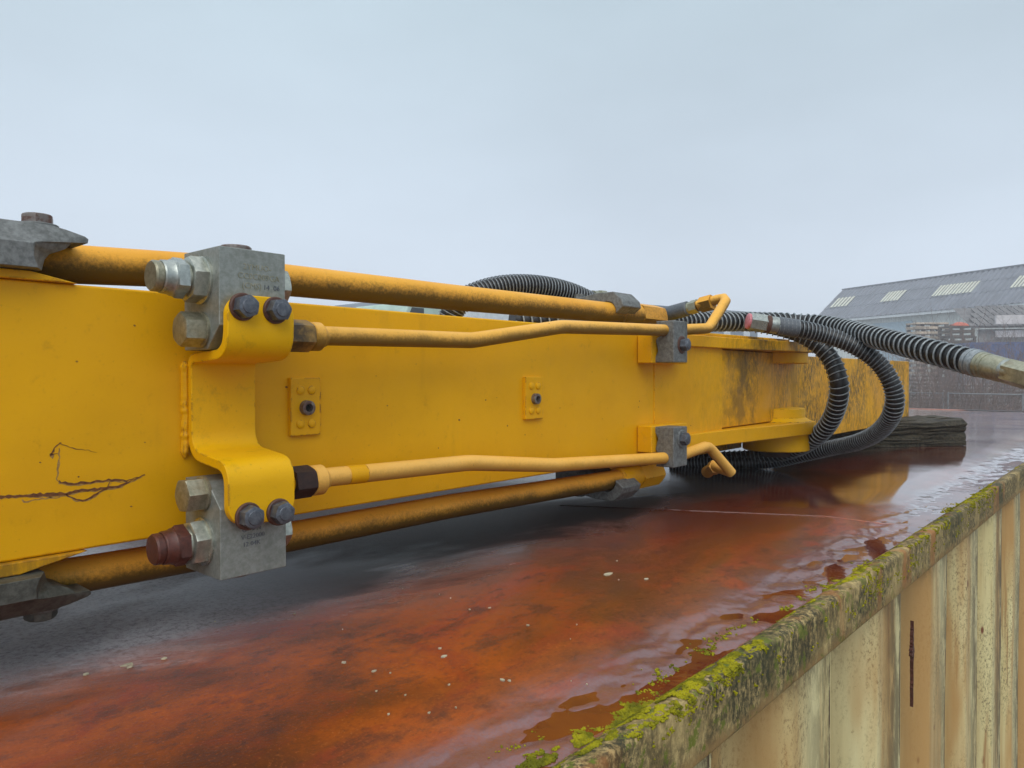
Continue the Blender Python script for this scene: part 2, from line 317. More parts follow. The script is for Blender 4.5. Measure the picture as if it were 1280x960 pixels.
# ------------------------------------------------------------------ mesh helpers
class MB:
    def __init__(s): s.v = []; s.f = []; s.mi = []; s.cur = 0
    def add(s, vs, fs):
        o = len(s.v); s.v += [tuple(x) for x in vs]; s.f += [tuple(i + o for i in f) for f in fs]; s.mi += [s.cur] * len(fs); return s
    def hexa(s, p):     # 8 points: bottom 4 then top 4
        return s.add(p, [(0, 3, 2, 1), (4, 5, 6, 7), (0, 1, 5, 4), (1, 2, 6, 5), (2, 3, 7, 6), (3, 0, 4, 7)])
    def box(s, a, b):
        x0, y0, z0 = a; x1, y1, z1 = b
        return s.hexa([(x0, y0, z0), (x1, y0, z0), (x1, y1, z0), (x0, y1, z0), (x0, y0, z1), (x1, y0, z1), (x1, y1, z1), (x0, y1, z1)])
    def obox(s, c, ax, ay, az):  # centre, half axes
        c, ax, ay, az = map(Vector, (c, ax, ay, az))
        return s.hexa([c - ax - ay - az, c + ax - ay - az, c + ax + ay - az, c - ax + ay - az, c - ax - ay + az, c + ax - ay + az, c + ax + ay + az, c - ax + ay + az])
    def prism(s, pts, off):      # closed polygon extruded by off
        n_ = len(pts); off = Vector(off); vs = [Vector(p) for p in pts] + [Vector(p) + off for p in pts]
        fs = [tuple(range(n_))[::-1], tuple(range(n_, 2 * n_))] + [(i, (i + 1) % n_, n_ + (i + 1) % n_, n_ + i) for i in range(n_)]
        return s.add(vs, fs)
    def lathe(s, o, d, prof, seg=24, cap=True, ph=0):
        o = Vector(o); d = Vector(d).normalized(); a = d.orthogonal().normalized()
        if abs(d.z) < .9: a = d.cross(UP).normalized()
        b = d.cross(a); vs = []; fs = []
        for t, r in prof:
            for k in range(seg):
                w = 2 * math.pi * k / seg + ph; vs.append(o + d * t + (a * math.cos(w) + b * math.sin(w)) * r)
        for i in range(len(prof) - 1):
            for k in range(seg):
                k2 = (k + 1) % seg; fs.append((i * seg + k, i * seg + k2, (i + 1) * seg + k2, (i + 1) * seg + k))
        if cap: fs += [tuple(range(seg))[::-1], tuple(range((len(prof) - 1) * seg, len(prof) * seg))]
        return s.add(vs, fs)
    def tube(s, P, r, seg=16, cap=True):
        P = [Vector(p) for p in P]; T = tangents(P); N = frames(P, T); vs = []; fs = []
        for i, p in enumerate(P):
            rr = r[i] if isinstance(r, (list, tuple)) else r
            a = N[i]; b = T[i].cross(a)
            for k in range(seg):
                w = 2 * math.pi * k / seg; vs.append(p + (a * math.cos(w) + b * math.sin(w)) * rr)
        for i in range(len(P) - 1):
            for k in range(seg):
                k2 = (k + 1) % seg; fs.append((i * seg + k, i * seg + k2, (i + 1) * seg + k2, (i + 1) * seg + k))
        if cap: fs += [tuple(range(seg))[::-1], tuple(range((len(P) - 1) * seg, len(P) * seg))]
        return s.add(vs, fs)
def tangents(P):
    T = []
    for i in range(len(P)):
        t = P[min(i + 1, len(P) - 1)] - P[max(i - 1, 0)]; T.append(t.normalized() if t.length > 1e-9 else Vector((1, 0, 0)))
    return T
def frames(P, T):
    a = T[0].cross(UP); a = a.normalized() if a.length > .1 else T[0].orthogonal().normalized(); N = [a]
    for i in range(1, len(P)):
        q = T[i - 1].rotation_difference(T[i]); a = q @ a; a = (a - T[i] * a.dot(T[i])).normalized(); N.append(a)
    return N
def catmull(C, per=14):
    C = [Vector(c) for c in C]; C = [C[0] * 2 - C[1]] + C + [C[-1] * 2 - C[-2]]; out = []
    for i in range(1, len(C) - 2):
        p0, p1, p2, p3 = C[i - 1:i + 3]
        for k in range(per):
            t = k / per; out.append(.5 * ((2 * p1) + (p2 - p0) * t + (2 * p0 - 5 * p1 + 4 * p2 - p3) * t * t + (3 * p1 - p0 - 3 * p2 + p3) * t ** 3))
    out.append(C[-2]); return out
def resample(P, step):
    L = [0]
    for i in range(1, len(P)): L.append(L[-1] + (P[i] - P[i - 1]).length)
    n_ = max(2, int(L[-1] / step)); out = []; j = 0
    for k in range(n_ + 1):
        s_ = L[-1] * k / n_
        while j < len(L) - 2 and L[j + 1] < s_: j += 1
        t = (s_ - L[j]) / max(1e-9, L[j + 1] - L[j]); out.append(P[j].lerp(P[j + 1], t))
    return out
def fillet(C, r, seg=8):
    C = [Vector(c) for c in C]; out = [C[0]]
    for i in range(1, len(C) - 1):
        a = (C[i - 1] - C[i]); b = (C[i + 1] - C[i]); rr = r[i - 1] if isinstance(r, (list, tuple)) else r
        ang = a.angle(b); d = min(rr / math.tan(ang / 2), a.length * .48, b.length * .48); p = C[i] + a.normalized() * d; q = C[i] + b.normalized() * d
        for k in range(seg + 1):
            t = k / seg; out.append(p * (1 - t) ** 2 + C[i] * 2 * t * (1 - t) + q * t * t)
    out.append(C[-1]); return out

def empty(name, loc, label=None, cat=None, group=None, kind=None):
    o = bpy.data.objects.new(name, None); SC.collection.objects.link(o); o.location = loc; o.empty_display_size = .1
    tag(o, label, cat, group, kind); return o
def tag(o, label=None, cat=None, group=None, kind=None):
    if label: o['label'] = label
    if cat: o['category'] = cat
    if group: o['group'] = group
    if kind: o['kind'] = kind
    return o
def wloc(o):
    p = Vector((0, 0, 0))
    while o: p += o.location; o = o.parent
    return p
def obj(name, mb, mat, parent=None, smooth=True, bevel=0, ang=35, base=False, segs=2):
    xs = [Vector(v) for v in mb.v]
    lo = Vector([min(v[i] for v in xs) for i in range(3)]); hi = Vector([max(v[i] for v in xs) for i in range(3)])
    c = (lo + hi) / 2
    if base: c.z = lo.z
    me = bpy.data.meshes.new(name); me.from_pydata([v - c for v in xs], [], mb.f)
    bm = bmesh.new(); bm.from_mesh(me); bmesh.ops.recalc_face_normals(bm, faces=bm.faces); bm.to_mesh(me); bm.free()
    for m_ in (mat if isinstance(mat, list) else [mat]): me.materials.append(M[m_] if isinstance(m_, str) else m_)
    if isinstance(mat, list):
        me.polygons.foreach_set('material_index', mb.mi)
    if smooth:
        me.polygons.foreach_set('use_smooth', [True] * len(me.polygons)); me.set_sharp_from_angle(angle=math.radians(ang))
    o = bpy.data.objects.new(name, me); SC.collection.objects.link(o)
    o.location = c - (wloc(parent) if parent else Vector((0, 0, 0))); o.parent = parent
    if bevel:
        b = o.modifiers.new('bevel', 'BEVEL'); b.width = bevel; b.segments = segs; b.limit_method = 'ANGLE'; b.angle_limit = math.radians(30); b.harden_normals = True
    return o
def hexnut(mb, o, d, h, af, cham=.12, ph=0):
    r = af / math.sqrt(3); o = Vector(o); d = Vector(d).normalized()
    c = r * cham
    # chamfered hexagon: 12-gon-ish trick, round cap ring and hex ring
    a = d.cross(UP).normalized() if abs(d.z) < .9 else Vector((1, 0, 0)); b = d.cross(a); vs = []; fs = []; S = 24
    def ring(t, k):
        for i in range(S):
            w = 2 * math.pi * i / S; wr = (w % (math.pi / 3)) - math.pi / 6
            hx = af / 2 / math.cos(wr); rr = min(hx, k)
            vs.append(o + d * t + (a * math.cos(w + ph) + b * math.sin(w + ph)) * rr)
    for t, k in ((0, r), (h - c * .9, r), (h - c * .35, (r + af / 2) / 2), (h, af / 2 * .93)): ring(t, k)
    for i in range(3):
        for k in range(S): fs.append((i * S + k, i * S + (k + 1) % S, (i + 1) * S + (k + 1) % S, (i + 1) * S + k))
    fs += [tuple(range(S))[::-1], tuple(range(3 * S, 4 * S))]
    mb.add(vs, fs); return mb

# ================================================================== SETTING
# ground
g = MB(); g.add([(-150, -150, GROUND), (400, -150, GROUND), (400, 400, GROUND), (-150, 400, GROUND)], [(0, 1, 2, 3)])
tag(obj('ground', g, 'ground'), kind='structure')

# ------------------------------------------------------------------ container
X0, X1, YE, YB = -1.6, 8.75, .40, 2.84
cont = empty('shipping_container', (3.5, 1.6, GROUND), 'rusty cream shipping container with wet rust-red roof under the yellow boom', 'container')
# roof sheet, gently dished so the water stands
mb = MB()
def lobes(x, y):
    t = max(0, min(1, (.575 - y) / .05))
    if t <= 0: return 0
    a = noise.noise(Vector((x * 9, y * 20 + x * 5, 1.7))) + .45 * noise.noise(Vector((x * 24, y * 44, 4.2))) + .12 * noise.noise(Vector((x * 70, y * 90, 2)))
    return .0054 * a * t * t * (3 - 2 * t)
def roofz(x, y):
    z = ROOF + .003 * noise.noise(Vector((x * 1.3, y * 1.6, 3))) + .0012 * noise.noise(Vector((x * 4, y * 5, 8)))
    yy = y - .015 * noise.noise(Vector((x * 3, 1, 1)))
    t = max(0, min(1, (.66 - yy) / .18)); s_ = t * t * (3 - 2 * t) * .55 + t * .45
    u_ = max(0, min(1, (.452 - y) / .03))
    return z - .0175 * s_ + .006 * u_ * u_ + lobes(x, y)
gx = []; x = X0
while x < X1:
    gx.append(x); x += .06 if x < .3 else (.0038 * max(1, x * .75) if x < 4.5 else .05)
gx.append(X1)
gy = []; y = YE + .020
while y < YB - .04:
    gy.append(y); y += .0028 if y < .58 else .0028 + (y - .58) * .12
gy.append(YB - .04); NX, NY = len(gx) - 1, len(gy) - 1
for x in gx:
    for y in gy: mb.v.append((x, y, roofz(x, y)))
for i in range(NX):
    for j in range(NY):
        a = i * (NY + 1) + j; mb.f.append((a, a + NY + 1, a + NY + 2, a + 1)); mb.mi.append(0)
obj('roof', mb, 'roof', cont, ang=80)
# side rail with an uneven rounded lip
mb = MB(); NR = 700
prof = [(.452, -.3930), (.446, -.3880), (.438, -.3800), (.425, -.3738), (.411, -.3712), (.4022, -.3730), (.4, -.378), (.4, -.395), (.4, -.415), (.4, -.435), (.4, -.452), (.4035, -.4575), (.430, -.4585)]
for i in range(NR + 1):
    x = X0 + (X1 - X0) * i / NR
    for k, (y, z) in enumerate(prof):
        a = .0010 * noise.noise(Vector((x * 9, y * 30, z * 30))) + .0007 * noise.noise(Vector((x * 40, y * 60, z * 60)))
        if 1 <= k <= 5: z += a * .8 + .0010 * noise.noise(Vector((x * 3.1, 5, 1)))
        elif k < 12 and k > 5: y += a * .5
        mb.v.append((x, y, z))
m_ = len(prof)
for i in range(NR):
    for k in range(m_ - 1):
        a = i * m_ + k; mb.f.append((a, a + m_, a + m_ + 1, a + 1)); mb.mi.append(0)
obj('side_rail', mb, 'rail', cont, ang=60)
mb = MB(); mb.box((X1 - .0, YE, -.46), (X1 + .06, YB, -.362)); mb.box((X0, YB - .04, -.46), (X1, YB, -.364))
obj('end_rail', mb, 'roof', cont, bevel=.008)
# corrugated side wall
mb = MB(); YW = .425; xs = []
k0 = int((X0 - .86) / .46) - 1; k1 = int((X1 - .86) / .46) + 2
for k in range(k0, k1):
    xe = .86 + .46 * k
    for dx, dy in ((0, 0), (.008, .0015), (.062, .068), (.072, .07), (.178, .07), (.188, .068), (.290, .0015), (.300, 0)): xs.append((xe + dx, YW + dy))
xs = [p for p in xs if X0 <= p[0] <= X1]
ZS = [-.452 - .5 * q * q * 5 for q in [i / 14 for i in range(15)]]; ZS[-1] = -2.85
for i, (x, y) in enumerate(xs):
    for z in ZS: mb.v.append((x, y + .003 * noise.noise(Vector((x * 2, z * 2, 0))), z))
m_ = len(ZS)
for i in range(len(xs) - 1):
    for k in range(m_ - 1):
        a = i * m_ + k; mb.f.append((a, a + m_, a + m_ + 1, a + 1)); mb.mi.append(0)
obj('side_wall', mb, 'wall', cont, ang=18)
mb = MB(); mb.box((X0, YW + .012, -2.97), (X1, YW + .16, -2.84)); obj('bottom_rail', mb, 'rail', cont, bevel=.006)
mb = MB(); mb.box((X1 + .002, YW + .02, -2.9), (X1 + .04, YB - .02, -.462)); mb.box((X0 + .05, YB - .06, -2.9), (X1 - .02, YB - .02, -.462)); obj('rear_wall', mb, 'wall', cont)
# long rust gash on the corrugated wall
gp = UY(1150, 800, YW); mb = MB()
L_, R2 = [], []
for q in range(64):
    t = q / 63; z = gp.z + .065 - .20 * t
    w_ = .0012 + .0085 * math.exp(-((t - .36) / .07) ** 2) + .0022 * math.exp(-((t - .22) / .1) ** 2) + .002 * abs(noise.noise(Vector((t * 17, 0, 0)))) 
    if t < .08 or t > .9: w_ *= .4
    cx_ = gp.x - .075 + .004 * noise.noise(Vector((t * 5, 3, 0))) + .0012 * noise.noise(Vector((t * 30, 3, 0)))
    L_.append((cx_ - w_ * random.uniform(.3, 1.5), z)); R2.append((cx_ + w_ * random.uniform(.6, 1.3), z))
vs = []
for (a, z), (b, _z) in zip(L_, R2): vs += [(a, YW - .0032, z), (b, YW - .0032, z), (b, YW + .004, z), (a, YW + .004, z)]
mb.add(vs, [(q * 4 + k, q * 4 + (k + 1) % 4, q * 4 + 4 + (k + 1) % 4, q * 4 + 4 + k) for q in range(63) for k in range(4)])
obj('rust_gash', mb, 'copper', cont, smooth=False)

# welded seam across the roof sheet
sa_, sb_ = UZ(700, 632, ROOF), UZ(1118, 649, ROOF); P = []; R_ = []
for k in range(200):
    t = k / 199; x = sa_.x + (sb_.x - sa_.x) * t; y = sa_.y + (sb_.y - sa_.y) * t; P.append(Vector((x + .004 * noise.noise(Vector((t * 30, 0, 0))), y, roofz(x, y) - .0006))); R_.append(.0024 + .0012 * noise.noise(Vector((t * 90, 4, 0))))
mb = MB(); mb.tube(P, R_, 6); obj('weld_seam', mb, 'roof', cont)
# standing water along the gutter: a level sheet that the blistered roof breaks through
mb = MB(); idx = {}
gj = [j for j, y in enumerate(gy) if .430 < y < .60]; gi = [i for i, x in enumerate(gx) if .35 < x < 4.4]
wl = lambda x: -.3868 - .0010 * max(0, .95 - x) + .0010 * noise.noise(Vector((x * .9, 2, 2)))
def wv(i, j):
    if (i, j) not in idx: idx[i, j] = len(mb.v); mb.v.append((gx[i], gy[j], wl(gx[i])))
    return idx[i, j]
for i in gi[:-1]:
    for j in gj[:-1]:
        if min(roofz(gx[i], gy[j]), roofz(gx[i + 1], gy[j + 1])) < wl(gx[i]) + .0002:
            mb.f.append((wv(i, j), wv(i + 1, j), wv(i + 1, j + 1), wv(i, j + 1))); mb.mi.append(0)
tag(obj('puddle', mb, 'puddle', ang=80), kind='structure')
print('PUDDLE FACES', len(mb.f))

# moss clumps on the lip
mb = MB(); ico = bmesh.new(); bmesh.ops.create_icosphere(ico, subdivisions=1, radius=1); IV = [v.co.copy() for v in ico.verts]; IF = [tuple(v.index for v in f.verts) for f in ico.faces]; ico.free()
cnt = 0; tries = 0
while cnt < 15000 and tries < 400000:
    tries += 1
    x = .45 + 4.8 * random.random() ** 1.7
    u = random.random()
    if u < .88:
        y = random.gauss(.425 + .012 * max(0, 1.6 - x), .015 + .010 * max(0, 1.6 - x))
        if y < .4: continue
        z = (-.3722 if y < .425 else (-.3722 - (y - .425) * .75 if y < .446 else roofz(x, y) + .0005)); off = 0.03 * max(0, x - 1.2)
    else:
        y = .4; z = -.374 - .055 * random.random() ** 2; off = .06
    cl = .8 * noise.noise(Vector((x * 4, y * 14, z * 14))) + .6 * noise.noise(Vector((x * 19, y * 40, z * 30 + 3))) + .75 * noise.noise(Vector((x * 62, y * 90, z * 80 + 3)))
    cl -= .35 * max(0, (x - 2.2)); cl -= max(0, (y - .445)) * (3.5 if x < 1.3 else 6)
    if cl < .17 + off: continue
    r_ = random.uniform(.0008, .0018) * (1 + .5 * min(1, cl)) * (1 + .12 * x)
    rot = random.random() * 6.28; cr, sr = math.cos(rot), math.sin(rot); sx, sy, sz = (random.uniform(.6, 1.5) for _ in range(3))
    mb.add([(x + r_ * (v.x * sx * cr - v.y * sy * sr), y + r_ * (v.x * sx * sr + v.y * sy * cr), z + r_ * v.z * .7 * sz) for v in IV], IF); cnt += 1
tag(obj('moss', mb, 'moss', ang=180), 'yellow-green moss along the container roof edge', 'moss', kind='stuff')

# pale flecks and grit on the roof
mb = MB()
def fleck(x, y, r_):
    a0 = random.random() * 6; k = random.randint(5, 7); sx = random.uniform(.6, 1.9)
    pts = [(x + r_ * sx * math.cos(a0 + 6.283 * i / k) * random.uniform(.6, 1.1), y + r_ * math.sin(a0 + 6.283 * i / k) * random.uniform(.6, 1.1), roofz(x, y) - .0003) for i in range(k)]
    mb.prism(pts, (0, 0, .0016))
for (qx, qy, rr) in ((108, 844, .0035), (160, 832, .005), (162, 835, .003), (205, 824, .003), (430, 828, .004), (467, 839, .003), (628, 845, .004), (637, 845, .003), (550, 810, .0025), (808, 724, .004), (760, 718, .008), (660, 782, .003), (555, 820, .003), (612, 760, .002), (587, 762, .002)):
    p = UZ(qx, qy, ROOF); fleck(p.x, p.y, rr)
for _ in range(60):
    p = UZ(random.uniform(60, 1000), random.uniform(690, 900), ROOF)
    if p.y > .50 and noise.noise(Vector((p.x * 4, p.y * 4, 0))) > .05: fleck(p.x, p.y, random.uniform(.0006, .0018))
tag(obj('roof_flecks', mb, 'fleck', smooth=False), 'pale lichen flecks and grit scattered on the rusty roof', 'flecks', kind='stuff')

# ================================================================== BOOM
boom = empty('crane_boom', (1.0, 1.15, -.22), 'long yellow box-section boom with hydraulic pipes lying on the rusty container roof', 'boom')
mb = MB(); mb.box((-1.3, 1.0, -.2175), (2.02, 1.50, .1105)); obj('box_beam', mb, 'yellow', boom, bevel=.0035)
# welded seam plate on the face: thin doubling strip near the joint end
mb = MB(); mb.box((1.70, .9968, -.2165), (2.10, 1.02, .1085)); obj('doubler_plate', mb, 'yellow_grimy', boom, bevel=.0025)
# top and bottom flange strips (rust line at the edge)
# weld bead beside the bracket
mb = MB(); P = []; R_ = []
for i in range(120):
    z = .018 - .132 * i / 119; P.append(Vector((.458 + .002 * noise.noise(Vector((0, 0, z * 60))), .9975, z))); R_.append((.0068 + .0022 * noise.noise(Vector((3, 1, z * 150))) + .0012 * noise.noise(Vector((9, 1, z * 60)))) * min(1, .3 + i / 8, .3 + (119 - i) / 8))
R_ = [q_ * .8 for q_ in R_]; mb.tube(P, R_, 8); obj('weld_bead', mb, 'yellow', boom)
# bent saddle bracket
CL = fillet([(0, .879, .101), (0, .879, .0265), (0, .9905, .0215), (0, .9905, -.108), (0, .879, -.1175), (0, .879, -.193)], [.034, .016, .036, .028], 8)
CL = [Vector(c) for c in CL]
# finer ends for rounded corners
def dens(a, b, k=8): return [a.lerp(b, i / k) for i in range(k)]
CL = dens(CL[0], CL[1], 14) + CL[1:-2] + dens(CL[-2], CL[-1], 14) + [CL[-1]]
Lc = [0]
for i in range(1, len(CL)): Lc.append(Lc[-1] + (CL[i] - CL[i - 1]).length)
Tn = tangents(CL); mb = MB(); th = .0065
for i, c in enumerate(CL):
    nrm = Vector((0, Tn[i].z, -Tn[i].y)); s0 = Lc[i]; s1 = Lc[-1] - Lc[i]
    rc = .026; e0 = max(0, rc - min(s0, s1)); ins = rc - math.sqrt(max(0, rc * rc - e0 * e0))
    w = abs(c.y - .879) / .1115; xl = .455 + .006 * w + ins; xr = .549 + .006 * w - ins
    for x, sg in ((xl, 1), (xr, 1), (xr, -1), (xl, -1)): mb.v.append((x, c.y + nrm.y * th * sg, c.z + nrm.z * th * sg))
for i in range(len(CL) - 1):
    for k in range(4):
        a = i * 4 + k; b = i * 4 + (k + 1) % 4; mb.f.append((a, b, b + 4, a + 4)); mb.mi.append(0)
mb.f.append((0, 1, 2, 3)); mb.mi.append(0); e_ = (len(CL) - 1) * 4; mb.f.append((e_, e_ + 1, e_ + 2, e_ + 3)); mb.mi.append(0)
obj('saddle_bracket', mb, 'yellow_bright', boom, bevel=.0016, ang=40)

def bolt_y(parent, x, y, z, af=.0262, h=.018, ph=.2, rust=True, m='bolt', wash=.0178):
    mb = MB(); hexnut(mb, (x, y, z), (0, -1, 0), h, af, ph=ph); mb.lathe((x, y - h, z), (0, -1, 0), [(-.0001, af * .36), (.0012, af * .33), (.0015, af * .2)], 20)
    b = obj('bolt', mb, m, parent)
    mb = MB(); mb.lathe((x, y + .001, z), (0, -1, 0), [(0, wash), (.0035, wash), (.0048, wash * .92)], 28); obj('washer', mb, 'bolt_rust' if rust else 'clamp', b)
    return b
# ---- upper valve block
def text_part(name, lines, x0, z0, y, size, parent, m):
    for k, (t, dx) in enumerate(lines):
        cu = bpy.data.curves.new('t', 'FONT'); cu.body = t; cu.size = size; cu.extrude = .0007; cu.align_x = 'CENTER'; cu.resolution_u = 2
        o = bpy.data.objects.new('t', cu); SC.collection.objects.link(o)
        bpy.context.view_layer.update(); dg = bpy.context.evaluated_depsgraph_get()
        me = bpy.data.meshes.new_from_object(o.evaluated_get(dg)); bpy.data.objects.remove(o); bpy.data.curves.remove(cu)
        me.materials.clear(); me.materials.append(M[m]); me.name = name
        q = bpy.data.objects.new(name, me); SC.collection.objects.link(q); q.parent = parent
        q.rotation_euler = (math.pi / 2, random.uniform(-.02, .02), 0)
        q.location = Vector((x0 + dx, y, z0 - k * size * 1.12)) - wloc(parent)
mb = MB(); x0, x1, y0, y1 = .4505, .5435, .8855, .981
mb.prism([(x0, y0, .1615), (x0, y0, .062), (x0, y0 + .032, .032), (x0, y1, .032), (x0, y1, .1615)], (x1 - x0, 0, 0))
ub = obj('valve_block', mb, 'zinc', boom, bevel=.0012); ub['label'] = 'upper grey steel valve block'
text_part('stamped_marking', [('2YMUO-', 0), ('CC0C009GA', .002), ('(CMS)', -.008), ], .503, .1355, y0 + .0002, .0108, ub, 'zinc_dull')
text_part('stamped_marking', [('14  06', 0)], .523, .1355 - .0242, y0 + .0002, .0095, ub, 'bolt')
bolt_y(boom, .4745, .8725, .0855, ph=.35); bolt_y(boom, .5205, .8725, .0840, ph=.1)
def plug(parent, x, y, z, caps, m1, m2, cap_m):
    # hex adaptor on the block, second nut, round end cap, all along -X
    mb = MB(); mb.lathe((x + .001, y, z), (-1, 0, 0), [(0, .031), (.004, .031), (.005, .029)], 32); hexnut(mb, (x - .004, y, z), (-1, 0, 0), .018, .052, ph=.25)
    mb.lathe((x - .02, y, z), (-1, 0, 0), [(0, .021), (.007, .021)], 24)
    f = obj('port_fitting', mb, m1, parent)
    mb = MB(); hexnut(mb, (x - .0255, y, z), (-1, 0, 0), .014, .045, cham=.12, ph=.6)
    mb.lathe((x - .038, y, z), (-1, 0, 0), [(0, .0230), (.003, .0230), (.005, .0215), (.0145, .0208), (.016, .0195)], 32)
    obj('cap_nut', mb, m2, f)
    mb = MB(); mb.lathe((x - .0535, y, z), (-1, 0, 0), [(0, .0180), (.0025, .0180), (.0026, .0194), (.0090, .0194), (.0112, .0176)], 32)
    obj('end_cap', mb, cap_m, f)
plug(ub, x0, .931, .1215, 0, 'zinc_nut', 'chrome', 'zinc_dull')
mb = MB(); mb.lathe((x0 + .001, .931, .0575), (-1, 0, 0), [(0, .023), (.004, .023), (.005, .021)], 28); hexnut(mb, (x0 - .004, .931, .0575), (-1, 0, 0), .026, .039, ph=.5); obj('hex_plug', mb, 'zinc_dull', ub)
mb = MB(); mb.lathe((.497, .931, .161), (0, 0, 1), [(0, .0205), (.0085, .0205), (.0105, .0185)], 28); obj('top_plug', mb, 'bolt_brown', ub)
mb = MB(); mb.lathe((x1 - .001, .931, .1215), (1, 0, 0), [(0, .031), (.004, .031)], 28); hexnut(mb, (x1 + .003, .931, .1215), (1, 0, 0), .02, .050, ph=.2); obj('port_nut', mb, 'zinc_nut', ub)
# ---- lower valve block
mb = MB()
mb.prism([(x0, y0, -.260), (x0, y0, -.170), (x0, y0 + .034, -.138), (x0, y1, -.138), (x0, y1, -.260)], (x1 - x0, 0, 0))
lb = obj('valve_block', mb, 'zinc', boom, bevel=.0012); lb['label'] = 'lower grey steel valve block with brown capped port'
text_part('stamped_marking', [('G-  7 N', 0), ('V-E22000', .002), ('12 04K', 0)], .493, -.2035, y0 + .0002, .0085, lb, 'bolt')
bolt_y(boom, .4805, .8725, -.1810, ph=.5); bolt_y(boom, .5240, .8725, -.1815, ph=.25)
plug(lb, x0, .931, -.2165, 0, 'zinc_nut', 'copper', 'copper')
mb = MB(); mb.lathe((x0 + .001, .931, -.1545), (-1, 0, 0), [(0, .023), (.004, .023), (.005, .021)], 28); hexnut(mb, (x0 - .004, .931, -.1545), (-1, 0, 0), .024, .039, ph=.1); obj('hex_plug', mb, 'zinc_dull', lb)
mb = MB(); mb.lathe((.497, .931, -.2595), (0, 0, -1), [(0, .016), (.009, .016), (.0105, .014)], 24); obj('bottom_plug', mb, 'zinc', lb)
mb = MB(); mb.lathe((x1 - .001, .931, -.2165), (1, 0, 0), [(0, .031), (.004, .031)], 28); hexnut(mb, (x1 + .003, .931, -.2165), (1, 0, 0), .02, .050, ph=.2); obj('port_nut', mb, 'zinc_nut', lb)

# ---- pipes
def pipe(pts, r, rad, mat, label=None, seg=20, name='steel_pipe', parent=None):
    P = resample(fillet(pts, rad, 10), .02); mb = MB(); mb.tube(P, r, seg); o = obj(name, mb, mat, parent or boom)
    if label: o['label'] = label
    return o
YP = .931
# large upper pipe: crosses the beam at the left, then runs along the top
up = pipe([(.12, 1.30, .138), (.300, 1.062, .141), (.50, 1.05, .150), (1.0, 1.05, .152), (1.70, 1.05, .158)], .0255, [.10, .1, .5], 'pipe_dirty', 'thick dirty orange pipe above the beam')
mb = MB(); mb.lathe((1.60, 1.05, .158), (1, 0, 0), [(0, .0256), (.004, .0300), (.085, .0305), (.09, .0305)], 28); hexnut(mb, (1.69, 1.05, .158), (1, 0, 0), .12, .060, cham=.25, ph=.3)
obj('pipe_coupling', mb, 'pipe_dirty', boom)
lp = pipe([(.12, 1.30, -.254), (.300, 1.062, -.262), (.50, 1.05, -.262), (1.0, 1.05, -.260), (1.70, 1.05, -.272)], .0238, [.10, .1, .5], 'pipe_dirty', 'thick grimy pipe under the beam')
mb = MB(); mb.lathe((1.60, 1.05, -.270), (1, 0, 0), [(0, .0250), (.004, .0300), (.085, .0305), (.09, .0305)], 28); hexnut(mb, (1.69, 1.05, -.272), (1, 0, 0), .11, .060, cham=.25, ph=.1)
obj('pipe_coupling', mb, 'yellow_grimy', boom)
# slim upper pipe
A_ = UY(398, 419.5, YP)
sp = [(.605, YP, .0555)] + [UY(*q) for q in ((398, 419.5, YP), (590, 425.5, YP), (702, 408.5, YP), (838, 413, YP), (886, 410.5, YP), (911, 370, YP))] + [UY(872, 382, 1.02)]
pipe(sp, .0143, [.02, .12, .14, .3, .045, .025], 'pipe_pale', 'slim pale orange pipe on the upper face')
mb = MB(); hexnut(mb, (.562, YP, .0555), (1, 0, 0), .048, .041, ph=.4); obj('pipe_nut', mb, 'dirty_nut', boom)
mb = MB(); mb.lathe((.610, YP, .0555), (1, 0, 0), [(0, .0190), (.002, .0212), (.016, .0212), (.023, .0158), (.027, .0145)], 28); obj('pipe_collar', mb, 'pipe_pale', boom)
# slim lower pipe
sp = [(.605, YP, -.1555)] + [UY(*q) for q in ((405, 597, YP), (586, 578.5, YP), (690, 581.5, YP), (845, 571.5, YP), (885, 557, YP), (914, 591, .905))]
pipe(sp, .0143, [.02, .12, .14, .07, .045], 'pipe_clean', 'slim clean pale pipe on the lower face')
mb = MB(); mb.lathe((.6, 0, 0), (1, 0, 0), [(0, 0.001), (.001, .001)], 3)
# yellow tape ring on the lower slim pipe
a = UY(433, 594, YP); b = UY(455, 592, YP); mb = MB(); mb.tube([a, b], .0147, 20); obj('tape_band', mb, 'yellow_grimy', boom)
mb = MB(); hexnut(mb, (.578, YP, -.1555), (1, 0, 0), .034, .041, ph=.3); obj('pipe_nut', mb, 'rust_nut', boom)
mb = MB(); mb.lathe((.566, YP, -.1555), (1, 0, 0), [(0, .0165), (.003, .0175), (.006, .0150), (.009, .0175), (.012, .015)], 20); obj('thread_ring', mb, 'yellow_grimy', boom)
mb = MB(); mb.lathe((.611, YP, -.1555), (1, 0, 0), [(0, .0200), (.002, .0222), (.018, .0222), (.024, .0158), (.028, .0145)], 28); obj('pipe_collar', mb, 'pipe_clean', boom)
# elbow stub with nut behind the lower pipe end
q0 = U(895, 583, 2.12); q1 = U(884, 590, 2.2); mb = MB(); mb.tube([UY(914, 591, .905), q0, q1], [.0133, .016, .018], 16); hexnut(mb, q0, (q1 - q0), .035, .036); obj('elbow_nut', mb, 'pipe_clean', boom)
